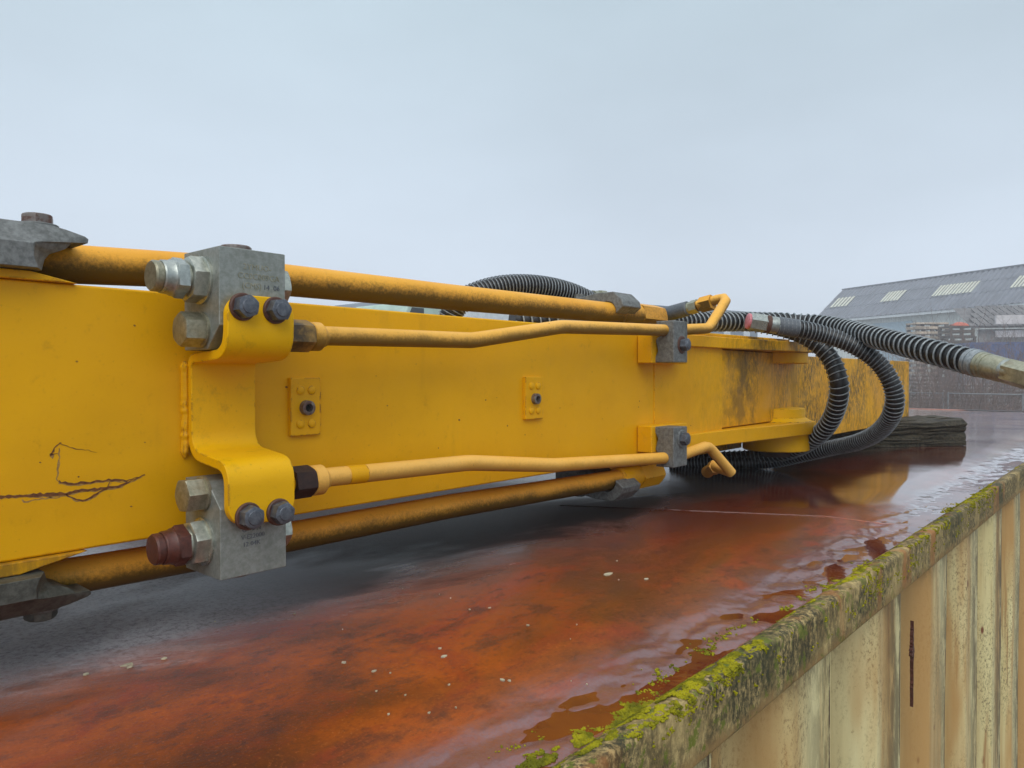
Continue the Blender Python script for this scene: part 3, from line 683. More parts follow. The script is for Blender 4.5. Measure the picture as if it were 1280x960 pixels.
# hose end screwed to the upper slim pipe
q0 = UY(874, 382, 1.02); q1 = UY(893, 377, .97); d_ = (q0 - q1).normalized()
mb = MB(); hexnut(mb, q0 - d_ * .045, d_, .04, .040, ph=.2); mb.lathe(q0 - d_ * .005, d_, [(0, .016), (.02, .016)], 20); obj('elbow_nut', mb, 'pipe_dirty', boom)
mb = MB(); hexnut(mb, q0 + d_ * .004, d_, .025, .036, ph=.5); mb.lathe(q0 + d_ * .028, d_, [(0, .018), (.01, .018)], 20); obj('swivel_nut', mb, 'brass', boom)
mb = MB(); mb.lathe(q0 + d_ * .036, d_, [(0, .020), (.003, .0225), (.085, .0225), (.095, .018), (.1, .012)], 24); obj('hose_ferrule', mb, 'sleeve', boom)

# ---- stud plates with rivets and threaded bush
for (pa, lab) in (((.6175, .670), None), ((1.170, 1.228), None)):
    xa_, xb_ = pa; mb = MB(); mb.box((xa_, .9915, -.0945), (xb_, 1.0005, -.005)); pl_ = obj('stud_plate', mb, 'yellow', boom, bevel=.0016)
    cx_ = (xa_ + xb_) / 2; w_ = xb_ - xa_
    for sx in (-1, 1):
        for zz in (-.0245, -.0765):
            mb = MB(); mb.lathe((cx_ + sx * w_ * .19, .992, zz), (0, -1, 0), [(0, w_ * .135), (.0022, w_ * .13), (.0036, w_ * .09), (.0040, w_ * .03)], 18); obj('rivet', mb, 'yellow', pl_)
    mb = MB(); mb.lathe((cx_, .9925, -.0515), (0, -1, 0), [(0, .0118), (.010, .0112), (.0105, .0102), (.0105, .0066), (.002, .0060)], 24, cap=False); obj('threaded_bush', mb, 'bolt_brown', pl_)
    mb = MB(); mb.lathe((cx_, .9905, -.0515), (0, -1, 0), [(0, .0064), (.001, .0062)], 18); obj('bush_hole', mb, 'black', pl_)
    # weld bumps beside
    mb = MB()
    for s_ in range(26):
        t = s_ / 25; mb.lathe((xb_ + .0025, .9985, -.09 + .08 * t), (0, -1, 0), [(0, .003), (.0015 + .001 * random.random(), .0022)], 6)
    obj('weld_bead', mb, 'yellow_grimy', pl_)['kind'] = 'stuff'

# ---- pipe clamps at the joint end, with yellow lugs behind
for (z0_, z1_, zb, pz_, up_) in ((.030, .134, .0745, .106, True), (-.232, -.132, -.162, -.2105, False)):
    xa_, xb_ = 1.632, 1.702
    # lug welded on the face
    mb = MB(); mb.box((1.615, .955, z0_ + (-.002 if up_ else .034)), (1.80, .998, z1_ - (.034 if up_ else -.002))); lg = obj('clamp_lug', mb, 'yellow', boom, bevel=.003)
    mb = MB(); s_ = 1 if up_ else -1
    pr = []
    yf, ybk = .903, .955; top = z1_ if up_ else z0_; bot = z0_ if up_ else z1_
    pr.append((xa_, yf, bot)); pr.append((xa_, yf, top)); pr.append((xa_, ybk, top))
    for k in range(7):
        a = math.pi * (.5 - k / 6 * 1.0); pr.append((xa_, .947 - .012 * math.cos(a) * .9 + .004, pz_ + s_ * .0145 * math.sin(a)))
    pr += [(xa_, ybk, pz_ - s_ * .022), (xa_, .948, bot + s_ * .030), (xa_, .957, bot + s_ * .012), (xa_, .957, bot)]
    mb.prism(pr, (xb_ - xa_, 0, 0)); cl = obj('pipe_clamp', mb, 'clamp', boom, bevel=.0025)
    bolt_y(cl, 1.672, .9045, zb, af=.028, h=.020, ph=.3, m='bolt', rust=up_, wash=.0225)
# ---- top and bottom clamp saddles on the big pipes near the coupling
for (zc, s_) in ((.158, 1), (-.270, -1)):
    r_ = .0262; pr = []
    outer = [(.985, .012), (.990, .028), (1.015, .050), (1.072, .050), (1.13, .040), (1.20, .020), (1.20, -.046), (1.14, -.046), (1.10, -.03)]
    for (y, dz) in outer: pr.append((1.555, y + .015, zc + s_ * dz))
    for k in range(9):
        a = -.35 + (math.pi + .55) * k / 8; pr.append((1.555, 1.05 + r_ * math.cos(a), zc + s_ * r_ * math.sin(a)))
    mb = MB(); mb.prism(pr, (.085, 0, 0)); o = obj('saddle_clamp', mb, 'clamp', boom, bevel=.003)
    mb = MB(); mb.lathe((1.597, 1.165, zc + s_ * .036), (0, 0, s_), [(0, .018), (.004, .018)], 20); hexnut(mb, (1.597, 1.165, zc + s_ * .040), (0, 0, s_), .016, .026); obj('bolt', mb, 'clamp', o)
    mb = MB(); mb.box((1.55, 1.12, min(zc - s_ * .045, .11 if s_ > 0 else -.222)), (1.645, 1.24, max(zc - s_ * .045, .11 if s_ > 0 else -.222)))
    if s_ > 0: obj('clamp_pad', mb, 'yellow', boom)

# ---- left clamps with their pads
# upper
mb = MB(); mb.prism([(-.30, .992, .1108), (.326, .992, .1108), (.275, .992, .1215), (-.30, .992, .1215)], (0, .30, 0)); obj('clamp_pad', mb, 'yellow', boom, bevel=.0015)
def left_clamp(sg, zb, f_, m, mbolt):
    z = lambda d: zb + sg * d * f_
    prof = [(.14, 0), (.14, .026), (.158, .044), (.175, .050), (.296, .050), (.312, .0475), (.333, .0425), (.337, .0400), (.336, .0350), (.326, .0360), (.318, .0330), (.312, .0265), (.304, .0225), (.295, .0195), (.289, .012), (.286, 0)]
    sl = [(.966, .0255, .2715), (.970, .0275, .2735), (.990, .050, 1), (1.055, .050, 1), (1.075, .040, 1)]
    k = len(prof); mb = MB()
    for (y, dm, xm) in sl:
        for (x, d) in prof: mb.v.append((min(x, xm + (.004 if d < .01 else 0)), y, z(min(d, dm))))
    for i in range(len(sl) - 1):
        for j in range(k):
            a = i * k + j; b = i * k + (j + 1) % k; mb.f.append((a, b, b + k, a + k)); mb.mi.append(0)
    mb.f.append(tuple(range(k))); mb.mi.append(0); mb.f.append(tuple(range((len(sl) - 1) * k, len(sl) * k))); mb.mi.append(0)
    c = obj('saddle_clamp', mb, m, boom, ang=32)
    sb = c.modifiers.new('weld', 'WELD'); sb.merge_threshold = .0004
    bv = c.modifiers.new('bevel', 'BEVEL'); bv.width = .0022; bv.segments = 2; bv.limit_method = 'ANGLE'; bv.angle_limit = math.radians(28); bv.harden_normals = True
    mb = MB(); mb.lathe((.290, 1.018, z(.0498)), (0, 0, sg), [(0, .0225), (.003, .0225), (.004, .021)], 28); w_ = obj('washer', mb, 'clamp', c)
    mb = MB(); hexnut(mb, (.290, 1.018, z(.050) + sg * .003), (0, 0, sg), .0125, .031, cham=.2, ph=.15); obj('bolt', mb, mbolt, c)
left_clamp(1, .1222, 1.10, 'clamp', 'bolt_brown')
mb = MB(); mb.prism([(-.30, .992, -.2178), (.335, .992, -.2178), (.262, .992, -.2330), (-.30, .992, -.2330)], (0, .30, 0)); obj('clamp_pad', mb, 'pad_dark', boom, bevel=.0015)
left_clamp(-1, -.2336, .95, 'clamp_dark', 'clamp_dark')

# ---- lugs and pin bosses of the joint
def slab(pts, z0_, z1_): 
    mb = MB(); mb.prism([(x, y, z0_) for x, y in pts], (0, 0, z1_ - z0_)); return mb
def rounded(cx_, cy_, r_, xl, ya_, yb_):
    pts = [(xl, ya_)]
    for k in range(17):
        a = -math.pi / 2 + math.pi * k / 16; pts.append((cx_ + r_ * math.cos(a), cy_ + r_ * math.sin(a)))
    pts.append((xl, yb_)); return pts
CX, CY = 2.66, 1.055
obj('upper_lug', slab([(1.80, .985), (2.10, .978)] + rounded(CX - .01, CY, .128, 2.35, .930, 1.183)[1:-1] + [(1.80, 1.36)], .078, .112), 'yellow_grimy', boom, bevel=.003)
mb = MB(); mb.box((1.72, 1.22, -.285), (2.74, 1.46, -.160)); obj('rear_blocking_plate', mb, 'yellow_grimy', boom, bevel=.003)  # added plate behind the lower lug, blocks the bright sky reflection in the roof
obj('lug_rib', slab([(1.76, 1.00), (2.58, .975), (2.62, 1.2), (1.76, 1.2)], .1125, .122), 'yellow_grimy', boom, bevel=.003)
obj('lower_lug', slab([(1.80, .985), (2.10, .978)] + rounded(CX, CY, .134, 2.35, .922, 1.189)[1:-1] + [(1.80, 1.36)], -.212, -.168), 'yellow', boom, bevel=.003)
mb = MB(); mb.lathe((CX - .02, CY, .077), (0, 0, -1), [(0, .116), (.036, .116), (.039, .112)], 48); obj('pin_boss', mb, 'yellow', boom)
mb = MB(); mb.lathe((CX - .02, CY, -.1675), (0, 0, 1), [(0, .130), (.014, .108), (.044, .107), (.047, .102)], 48); obj('pin_boss', mb, 'yellow_bright', boom)
mb = MB(); mb.lathe((CX, CY, -.2125), (0, 0, -1), [(0, .116), (.060, .116), (.063, .111)], 48); obj('pin_boss', mb, 'yellow_bright', boom)
mb = MB(); mb.lathe((CX, CY, -.30), (0, 0, 1), [(0, .05), (.04, .055)], 24); obj('pin_cap', mb, 'rust_nut', boom)

# ---- gouged scratches on the face
def scratch(pts, w0, m, seed=0, yoff=.9975):
    P = resample([UY(x, y, 1.0) for x, y in pts], .0035); random.seed(seed); mb = MB(); top = []; bot = []
    for i, p in enumerate(P):
        t = i / (len(P) - 1); w_ = w0 * (.35 + .65 * math.sin(math.pi * min(1, t * 1.0 + .12)) ** .5) * random.uniform(.45, 1.25); j = random.uniform(-.0009, .0009)
        T = (P[min(i + 1, len(P) - 1)] - P[max(0, i - 1)]).normalized(); N_ = Vector((-T.z, 0, T.x))
        top.append(p + N_ * (w_ + j)); bot.append(p - N_ * (w_ - j))
    vs = []; yq = .99985 if m == 'scratch_pale' else .9996
    for a, b in zip(top, bot): vs += [(a.x, yq, a.z), (b.x, yq, b.z), (b.x, 1.0005, b.z), (a.x, 1.0005, a.z)]
    fs = []
    for i in range(len(P) - 1):
        for k in range(4): fs.append((i * 4 + k, i * 4 + (k + 1) % 4, i * 4 + 4 + (k + 1) % 4, i * 4 + 4 + k))
    mb.add(vs, fs); o = obj('scratch', mb, m, boom, smooth=False)
    if m == 'scratch' and w0 > .001 and yoff < 1:
        scratch([(x + .6, y + 1.2) for x, y in pts], w0 * .9, 'scratch_pale', seed + 50)
    return o
scratch([(-40, 624), (0, 621), (40, 619), (82, 617.5), (100, 613), (128, 611), (152, 607), (162, 602), (181, 593)], .0021, 'scratch', 1)
scratch([(73, 602), (90, 605), (110, 603), (135, 600), (158, 601), (172, 597)], .0015, 'scratch', 2)
scratch([(74, 560), (74, 575), (72, 590), (71, 601), (76, 603)], .0012, 'scratch_pale', 3)
scratch([(75, 555), (68, 560), (64, 568), (72, 566)], .0010, 'scratch', 4)
scratch([(62, 569), (67, 568)], .0030, 'scratch', 9)
scratch([(76, 556), (90, 560), (105, 562), (121, 565)], .00045, 'scratch', 5)
scratch([(82, 618), (95, 625), (106, 626), (118, 619), (133, 610), (138, 602)], .0012, 'scratch', 6)
scratch([(28, 624), (32, 628), (45, 624), (62, 623), (75, 621)], .0013, 'scratch_pale', 7)
random.seed(11)
# paint chips (rust spots)
mb = MB()
for (qx, qy, r_) in ((574, 525, .0022), (607, 500, .0016), (484, 507, .0012), (164, 633, .0012), (75, 554, .0015), (168, 407, .0015), (181, 553, .001), (96, 452, .0012), (50, 578, .001), (98, 596, .0012), (621, 497, .0008), (548, 560, .001), (470, 470, .0008), (520, 455, .0008), (358, 484, .0018), (700, 510, .0012), (740, 465, .001)):
    p = UY(qx, qy, 1); k = 7; a0 = random.random() * 6
    mb.prism([(p.x + r_ * math.cos(a0 + 6.283 * i / k) * random.uniform(.7, 1.4), .9996, p.z + r_ * math.sin(a0 + 6.283 * i / k) * random.uniform(.6, 1.1)) for i in range(k)], (0, .001, 0))
obj('paint_chips', mb, 'scratch', boom, smooth=False)['kind'] = 'stuff'

# ================================================================== SECOND BOOM SECTION (beyond the pin)
link = empty('boom_end_section', (3.4, 1.2, -.25), 'mould-streaked yellow boom end behind the looping hoses, resting on the old timber', 'boom')
mb = MB(); mb.box((2.72, 1.022, -.252), (4.42, 1.70, .070)); obj('box_section', mb, 'yellow_mould', link, bevel=.003)  # unseen rear depth extended to block the sky reflected in the roof
mb = MB(); mb.prism([(2.085, 1.005, -.165), (2.085, 1.005, .076), (2.45, 1.012, .076), (2.722, 1.020, .070), (2.722, 1.020, -.165)], (0, .70, 0)); obj('knuckle', mb, 'yellow_grimy', link, bevel=.004)  # deepened out of view as well, to keep the roof reflection below dark

# ================================================================== TIMBER
tb = empty('timber_block', (4.25, 1.0, ROOF), 'dark weathered timber baulk with cracked end under the yellow boom end', 'timber')
A0 = UZ(1208, 557, ROOF + .002); A0 = Vector((A0.x, A0.y, ROOF + .002))
dL = (UZ(1092, 560, ROOF) - A0); dL.z = 0; dL = dL.normalized(); dW = Vector((-dL.y, dL.x, 0));
if dW.x < 0: dW = -dW
mb = MB(); NL, Lw = 26, .95
ring = []
WW, HH = .24, .142
base = [(0, 0), (.0, .16), (.05, .22), (.0, .29), (.02, .42), (.07, .47), (.0, .54), (.0, .66), (.06, .72), (-.02, .78), (.02, .93), (.15, 1.0), (.4, 1.02), (.7, 1.0), (.93, .97), (1, .8), (1, .4), (1, 0), (.5, 0)]
for i in range(NL + 1):
    t = i / NL
    for (u, w_) in base:
        jit = .016 * noise.noise(Vector((t * 3, u * 6, w_ * 9))) + .009 * noise.noise(Vector((t * 14, u * 18, w_ * 25)))
        gr = -.010 if (w_ in (.35,) and 3 < i < 22) else 0
        h_ = HH * w_ * (1 - .26 * t)
        if w_ == 0: jit = 0
        ee = (.02 * noise.noise(Vector((u * 7, w_ * 7, 1))) if i == 0 else 0)
        mb.v.append(A0 + dL * (t * Lw + ee) + dW * (u * WW + jit - gr) + UP * (h_ + jit * (1 if w_ else 0)))
k = len(base)
for i in range(NL):
    for j in range(k):
        a = i * k + j; b = i * k + (j + 1) % k; mb.f.append((a, b, b + k, a + k)); mb.mi.append(0)
mb.f.append(tuple(range(NL * k, NL * k + k))); mb.mi.append(0)
mb.cur = 1; mb.f.append(tuple(range(k))); mb.mi.append(1)
obj('baulk', mb, ['timber', 'timber_end'], tb, ang=25)
mb = MB()   # raised splinters along the grain
for i in range(34):
    t0 = random.uniform(.0, .7); ln = random.uniform(.06, .3); h_ = random.uniform(.008, .118); 
    p = A0 + dL * (t0 * Lw) + dW * (-.003) + UP * h_; q = p + dL * ln + UP * random.uniform(-.006, .006)
    mb.tube([p, p.lerp(q, .5) - dW * .004, q], [.0008, random.uniform(.003, .007), .0008], 4)
for i in range(22):
    t0 = random.uniform(.0, .7); ln = random.uniform(.1, .3); u = random.uniform(.03, .9)
    p = A0 + dL * (t0 * Lw) + dW * (u * WW) + UP * (HH * (1 - .26 * t0) + .002); q = p + dL * ln - UP * (.26 * HH * ln)
    mb.tube([p, p.lerp(q, .5) + UP * .003, q], [.0008, random.uniform(.003, .006), .0008], 4)
obj('splinters', mb, 'timber', tb)

# ================================================================== HOSES
def hose(label, ctrl, r, pitch, wr, wire='wire', ribs=True, group=None, seg=20, wseg=18, trim=(0, 0)):
    P0 = catmull(ctrl, 18); P = resample(P0, pitch / 4)
    c = P[len(P) // 2]; root = empty('hydraulic_hose', (c.x, c.y, min(p.z for p in P) - r), label, 'hose', group)
    mb = MB(); R_ = [r * (.90 if k % 4 in (0, 1) else .945) for k in range(len(P))]
    mb.tube(P, R_, seg); obj('hose_tube', mb, 'rubber', root, ang=60)
    # helical wire guard
    Pw = P[trim[0]:len(P) - trim[1]]; T = tangents(Pw); N_ = frames(Pw, T)
    Q = []; st = pitch / 4; n_ = len(Pw); per = wseg / 4
    tot = int((n_ - 1) * per)
    for k in range(tot):
        s_ = k / per; i = min(int(s_), n_ - 2); t = s_ - i; p = Pw[i].lerp(Pw[i + 1], t); a = N_[i].lerp(N_[i + 1], t).normalized(); tt = T[i].lerp(T[i + 1], t).normalized(); b = tt.cross(a)
        w_ = 2 * math.pi * s_ / 4 ; Q.append(p + (a * math.cos(w_) + b * math.sin(w_)) * (r + wr * .3))
    mb = MB(); mb.tube(Q, wr, 5); o = obj('wire_guard', mb, wire, root, ang=180)
    return root, P
GH = None
# A: arched hose behind the thick pipe
hA, PA = hose('arched finely ribbed hose rising behind the thick orange pipe', [U(556, 440, 1.95), U(560, 402, 1.93), U(578, 376, 1.92), U(620, 360, 1.95), U(668, 358, 2.0), U(712, 367, 2.06), U(752, 385, 2.12), U(800, 402, 2.2)], .030, .0098, .0017, 'wire_fine')
p = U(748, 371, 2.12); mb = MB(); mb.lathe(p - Vector((.03, 0, 0)), (1, .05, 0), [(0, .016), (.05, .016), (.052, .013)], 16); hexnut(mb, p, (1, 0, 0), .03, .036); obj('hose_fitting', mb, 'brass', hA)
# B: long coarse hose that runs out of frame to the right
hB, PB = hose('long coarse wire-wrapped hose running right with brass end fitting, farthest right of the hoses', [U(640, 402, 1.95), U(700, 402, 2.0), U(770, 403, 2.12), U(850, 402, 2.35), U(930, 402, 2.55), U(990, 403, 2.62), U(1040, 408, 2.5), U(1100, 423, 2.22), U(1160, 438.5, 2.0), U(1222, 454.5, 1.84)], .0315, .0232, .0027, 'wire', seg=22)
d_ = (PB[-1] - PB[-9]).normalized(); e0 = PB[-1]
mb = MB(); mb.lathe(e0 - d_ * .025, d_, [(0, .0335), (.012, .034), (.0121, .0325), (.016, .0325), (.0161, .0345), (.028, .0345), (.029, .033), (.034, .033)], 32); obj('hose_clip', mb, 'wire', hB)
mb = MB(); mb.lathe(e0 + d_ * .008, d_, [(0, .0300), (.002, .0322), (.012, .0322), (.0125, .0310), (.017, .0310), (.0175, .0318), (.024, .0318), (.0245, .0302), (.030, .0302), (.0305, .0310), (.038, .0310), (.070, .0300), (.075, .028)], 36); f = obj('ferrule', mb, 'brass', hB)
mb = MB(); mb.lathe(e0 + d_ * .078, d_, [(0, .027), (.006, .030), (.011, .030), (.016, .027)], 28); obj('ferrule_ring', mb, 'chrome', f)
mb = MB(); hexnut(mb, e0 + d_ * .090, d_, .10, .054, cham=.06, ph=.55); obj('swivel_nut', mb, 'brass', hB)
mb = MB(); mb.lathe(e0 + d_ * .088, d_, [(.0, .0285), (.01, .0285), (.11, .02), (.16, .02)], 20); obj('hose_adapter', mb, 'zinc_dull', hB)
# C: finely wound hose with pink cap
hC, PC = hose('finely wound black hose with pink capped end, looping lowest and outermost', [U(972, 407, 2.33), U(1000, 411.5, 2.33), U(1032, 419, 2.33), U(1070, 434, 2.30), U(1100, 456, 2.28), U(1117, 487, 2.27), U(1116, 515, 2.3), U(1100, 538, 2.42), U(1074, 552, 2.55), U(1040, 560, 2.7), U(1000, 569, 2.80), U(960, 577, 2.88), U(900, 579, 2.92), U(840, 580, 3.0)], .0270, .0125, .0019, 'wire_fine')
d_ = (PC[0] - PC[6]).normalized(); s0 = PC[0]
mb = MB(); mb.lathe(s0 - d_ * .06, d_, [(0, .0290), (.03, .0290), (.06, .0285), (.062, .026)], 30); obj('hose_sleeve', mb, 'sleeve', hC)
mb = MB(); mb.lathe(s0 - d_ * .0, d_, [(0, .0265), (.028, .0265)], 30); fc = obj('ferrule', mb, 'chrome', hC)
mb = MB(); mb.lathe(s0 + d_ * .026, d_, [(0, .0285), (.012, .0285), (.014, .0265)], 30); obj('rusty_ring', mb, 'bolt_rust', hC)
mb = MB(); hexnut(mb, s0 + d_ * .038, d_, .052, .050, cham=.05, ph=.15); obj('swivel_nut', mb, 'chrome', hC)
mb = MB(); mb.lathe(s0 + d_ * .0895, d_, [(0, .0245), (.002, .0252), (.006, .0248), (.008, .0235), (.0095, .019)], 30); obj('plastic_cap', mb, 'pink', hC)
# D: coarse black loop inside C
hD, PD = hose('coarse black hose looping inside the pink-capped one, dropping behind the pin boss', [U(930, 402, 2.52), U(975, 410, 2.50), U(1012, 424, 2.47), U(1038, 448, 2.44), U(1049, 482, 2.42), U(1042, 518, 2.5), U(1022, 545, 2.62), U(990, 563, 2.78), U(945, 571, 2.9), U(890, 574, 2.95), U(840, 574, 3.05)], .0300, .0195, .0021, 'wire', seg=20)

# ================================================================== BACKGROUND
# corrugated shed
e0 = U(1017.5, 401, 70); e1 = U(1280, 373.5, 51.7); e1.z = e0.z = 5.15
u = (e0 - e1); u.z = 0; u = u.normalized(); vv = Vector((-u.y, u.x, 0));
if vv.dot(RV) < 0: vv = -vv
RL = U(1041, 363, 71.5); RR = U(1280, 333.5, 54)
# ridge line fitted parallel to the eave
run = 3.6; rise = 3.05
shed = empty('warehouse', (e1.x, e1.y, GROUND), 'long pale shed with grey corrugated roof and rooflight strips at right', 'building')
LEN = 62; s_end = e0
slope_dir = vv * run + UP * rise
def rpt(s, t, h=0):  # s metres from left end toward the right, t 0 eave..1 ridge
    nrm = (vv * -rise + UP * run).normalized()
    hip = Vector((0, 0, 0))
    return s_end - u * s + slope_dir * t - u * 0 + nrm * h
mb = MB(); pitch = .46; ns = int(LEN / pitch); vs = []
for i in range(ns * 4 + 1):
    s = i * pitch / 4; h = (.0, .085, .085, .0)[i % 4]
    sl = s
    for t in (-.06, .33, .331, .66, .661, 1.0):
        h2 = h + (.03 if t in (-.06, .331, .661) else 0); vs.append(rpt(max(s, 0) if True else s, t, h2))
fs = []
for i in range(ns * 4):
    for k in range(5): a = i * 6 + k; fs.append((a, a + 6, a + 7, a + 1))
mb.add(vs, fs); obj('roof', mb, 'shed_roof', shed, smooth=False)
mb = MB(); mb.obox(rpt(LEN / 2, 1.0, .03), u * (LEN / 2), vv * .16, UP * .05); obj('ridge_cap', mb, 'shed_roof', shed)
mb = MB(); q = rpt(LEN / 2, -.06, -.10); mb.obox(q, u * (LEN / 2), vv * .06, UP * .10); obj('gutter', mb, 'trim', shed)
mb = MB(); vs = []
wp = int(LEN / .25)
for i in range(wp * 2 + 1):
    s = LEN * i / (wp * 2); d2 = .05 * (i % 2); q = s_end - u * s + vv * (.35 + d2); vs += [(q.x, q.y, GROUND), (q.x, q.y, e0.z + .2)]
mb.add(vs, [(i * 2, i * 2 + 2, i * 2 + 3, i * 2 + 1) for i in range(wp * 2)]); obj('wall', mb, 'cladding', shed, smooth=False)
mb = MB(); c0 = s_end + vv * .4; c1 = s_end + vv * (run * 2); mb.add([(c0.x, c0.y, GROUND), (c1.x, c1.y, GROUND), (c1.x, c1.y, e0.z), tuple(rpt(.05, 1, -.05)), (c0.x, c0.y, e0.z)], [(0, 1, 2, 3, 4)]); obj('gable_wall', mb, 'cladding', shed, smooth=False)
mb = MB(); a, b = rpt(0, 1, 0), rpt(LEN, 1, 0); dd = vv * run - UP * rise; mb.add([a, b, b + dd, a + dd], [(0, 1, 2, 3)]); obj('back_roof', mb, 'shed_roof', shed, smooth=False)
pn = (vv * -rise + UP * run).normalized()
def st_of(px, py):
    p = UP3(px, py, e0, pn); d = p - s_end; return d.dot(-u), (d.dot(slope_dir.normalized())) / slope_dir.length
for (xl, xr, yt, yb_, cnt_) in ((1044, 1064, 372, 385, 5), (1106, 1127, 366, 378.5, 6), (1173, 1219, 353.5, 370.5, 12), (1271, 1310, 344, 358.5, 9)):
    sa, ta = st_of(xl, yb_); sb, tb_ = st_of(xr, yt); t0, t1 = (.36, .66) 
    sa2, _ = st_of(xl, (yt + yb_) / 2); sb2, _ = st_of(xr, (yt + yb_) / 2)
    for k in range(cnt_):
        s = sa2 + (sb2 - sa2) * (k + .5) / cnt_; w_ = (sb2 - sa2) / cnt_ * .27; w_ = max(.06, abs(w_))
        mb = MB(); q0 = rpt(s, t0, .11); q1 = rpt(s, t1, .11); mb.obox((q0 + q1) / 2, u * w_, slope_dir * (t1 - t0) / 2, pn * .03); obj('rooflight', mb, 'skylight', shed, smooth=False)
# blue door on the shed wall
dp = UP3(1112, 412, e0 + vv * .32, vv); mb = MB(); mb.obox((dp.x, dp.y, (GROUND + dp.z + .6) / 2), u * 2.2, vv * .06, UP * ((dp.z + .6 - GROUND) / 2)); obj('door', mb, 'blue_door', shed)

# long grey hall behind the boom
ha0 = U(755, 377.5, 40); hb0 = U(947, 391, 40 * 90.5 / 77); hz = ha0.z; hb0.z = hz
hdir = (hb0 - ha0).normalized(); hnn = Vector((-hdir.y, hdir.x, 0)); hlen = (hb0 - ha0).length; hm = (ha0 + hb0) / 2 + hnn * 6
hall = empty('warehouse', (hm.x, hm.y, GROUND), 'distant grey flat-roofed hall just above the hoses at centre', 'building')
mb = MB(); mb.obox((hm.x, hm.y, (GROUND + hz - .6) / 2), hdir * hlen / 2, hnn * 6, UP * ((hz - .6 - GROUND) / 2)); obj('wall', mb, 'far_hall', hall, smooth=False)
mb = MB(); mb.obox((hm.x, hm.y, hz - .3), hdir * (hlen / 2), hnn * 6.2, UP * .3); obj('roof', mb, 'far_roof', hall, smooth=False)
for k in range(7):
    q = ha0 + hdir * (hlen * (k + .4) / 7) - hnn * .02
    mb = MB(); mb.obox((q.x, q.y, hz - 1.15), hdir * .28, hnn * .05, UP * .5); obj('window_strip', mb, 'trim', hall, smooth=False)
# low white-roofed hall seen through the gap under the thick pipe
p0 = UY(586, 392, 14); mb = MB(); low = empty('low_building', (p0.x + 2, 16, GROUND), 'low white-roofed building glimpsed between the thick pipe and the beam', 'building')
mb.box((p0.x, 14, GROUND), (p0.x + 9.5, 19, p0.z - .25)); obj('wall', mb, 'cladding', low, smooth=False)
mb = MB(); mb.box((p0.x - .2, 13.8, p0.z - .25), (p0.x + 9.7, 19.2, p0.z + .30)); obj('roof', mb, 'trim', low, smooth=False)
# small hut with dark pitched roof, and pale green truck cab before it
p1 = UY(470, 386, 18); p2 = UY(512, 378, 18); hut2 = empty('hut', (p2.x, 19, GROUND), 'small dark-roofed hut glimpsed left of the green cab behind the beam', 'hut')
mb = MB(); w_ = p2.x - p1.x; mb.box((p1.x, 18.2, GROUND), (p2.x + w_, 21.8, p1.z - .2)); obj('wall', mb, 'hut', hut2, smooth=False)
mb = MB(); mb.prism([(p1.x - .4, 18, p1.z - .25), (p2.x, 18, p2.z + .15), (p2.x + w_ + .4, 18, p1.z - .25)], (0, 4, 0)); obj('roof', mb, 'far_roof', hut2, smooth=False)
p3 = UY(514, 384, 12); cab = empty('truck', (p3.x + .6, 12.8, GROUND), 'pale green truck cab glimpsed under the thick pipe behind the beam', 'truck')
mb = MB(); zt = p3.z + .12; mb.prism([(p3.x - .45, 12, zt - .75), (p3.x - .05, 12, zt), (p3.x + 1.05, 12, zt), (p3.x + 1.45, 12, zt - .75), (p3.x + 1.5, 12, zt - 2.0), (p3.x - .6, 12, zt - 2.0)], (0, 1.9, 0)); obj('cab_body', mb, 'green_cab', cab, bevel=.05)
mb = MB(); mb.prism([(p3.x - .30, 11.985, zt - .72), (p3.x + .02, 11.985, zt - .12), (p3.x + .35, 11.985, zt - .12), (p3.x + .35, 11.985, zt - .72)], (0, .03, 0)); obj('side_window', mb, 'glass', cab)
mb = MB(); mb.box((p3.x - .6, 12.05, GROUND + .55), (p3.x + 5.5, 13.85, zt - 2.0)); obj('chassis', mb, 'far_roof', cab)
for xq in (p3.x + .3, p3.x + 4.4):
    for yq in (12.0, 13.6):
        mb = MB(); mb.lathe((xq, yq, GROUND + .5), (0, 1, 0), [(0, .45), (.04, .5), (.26, .5), (.3, .45)], 20); obj('wheel', mb, 'tyre', cab)

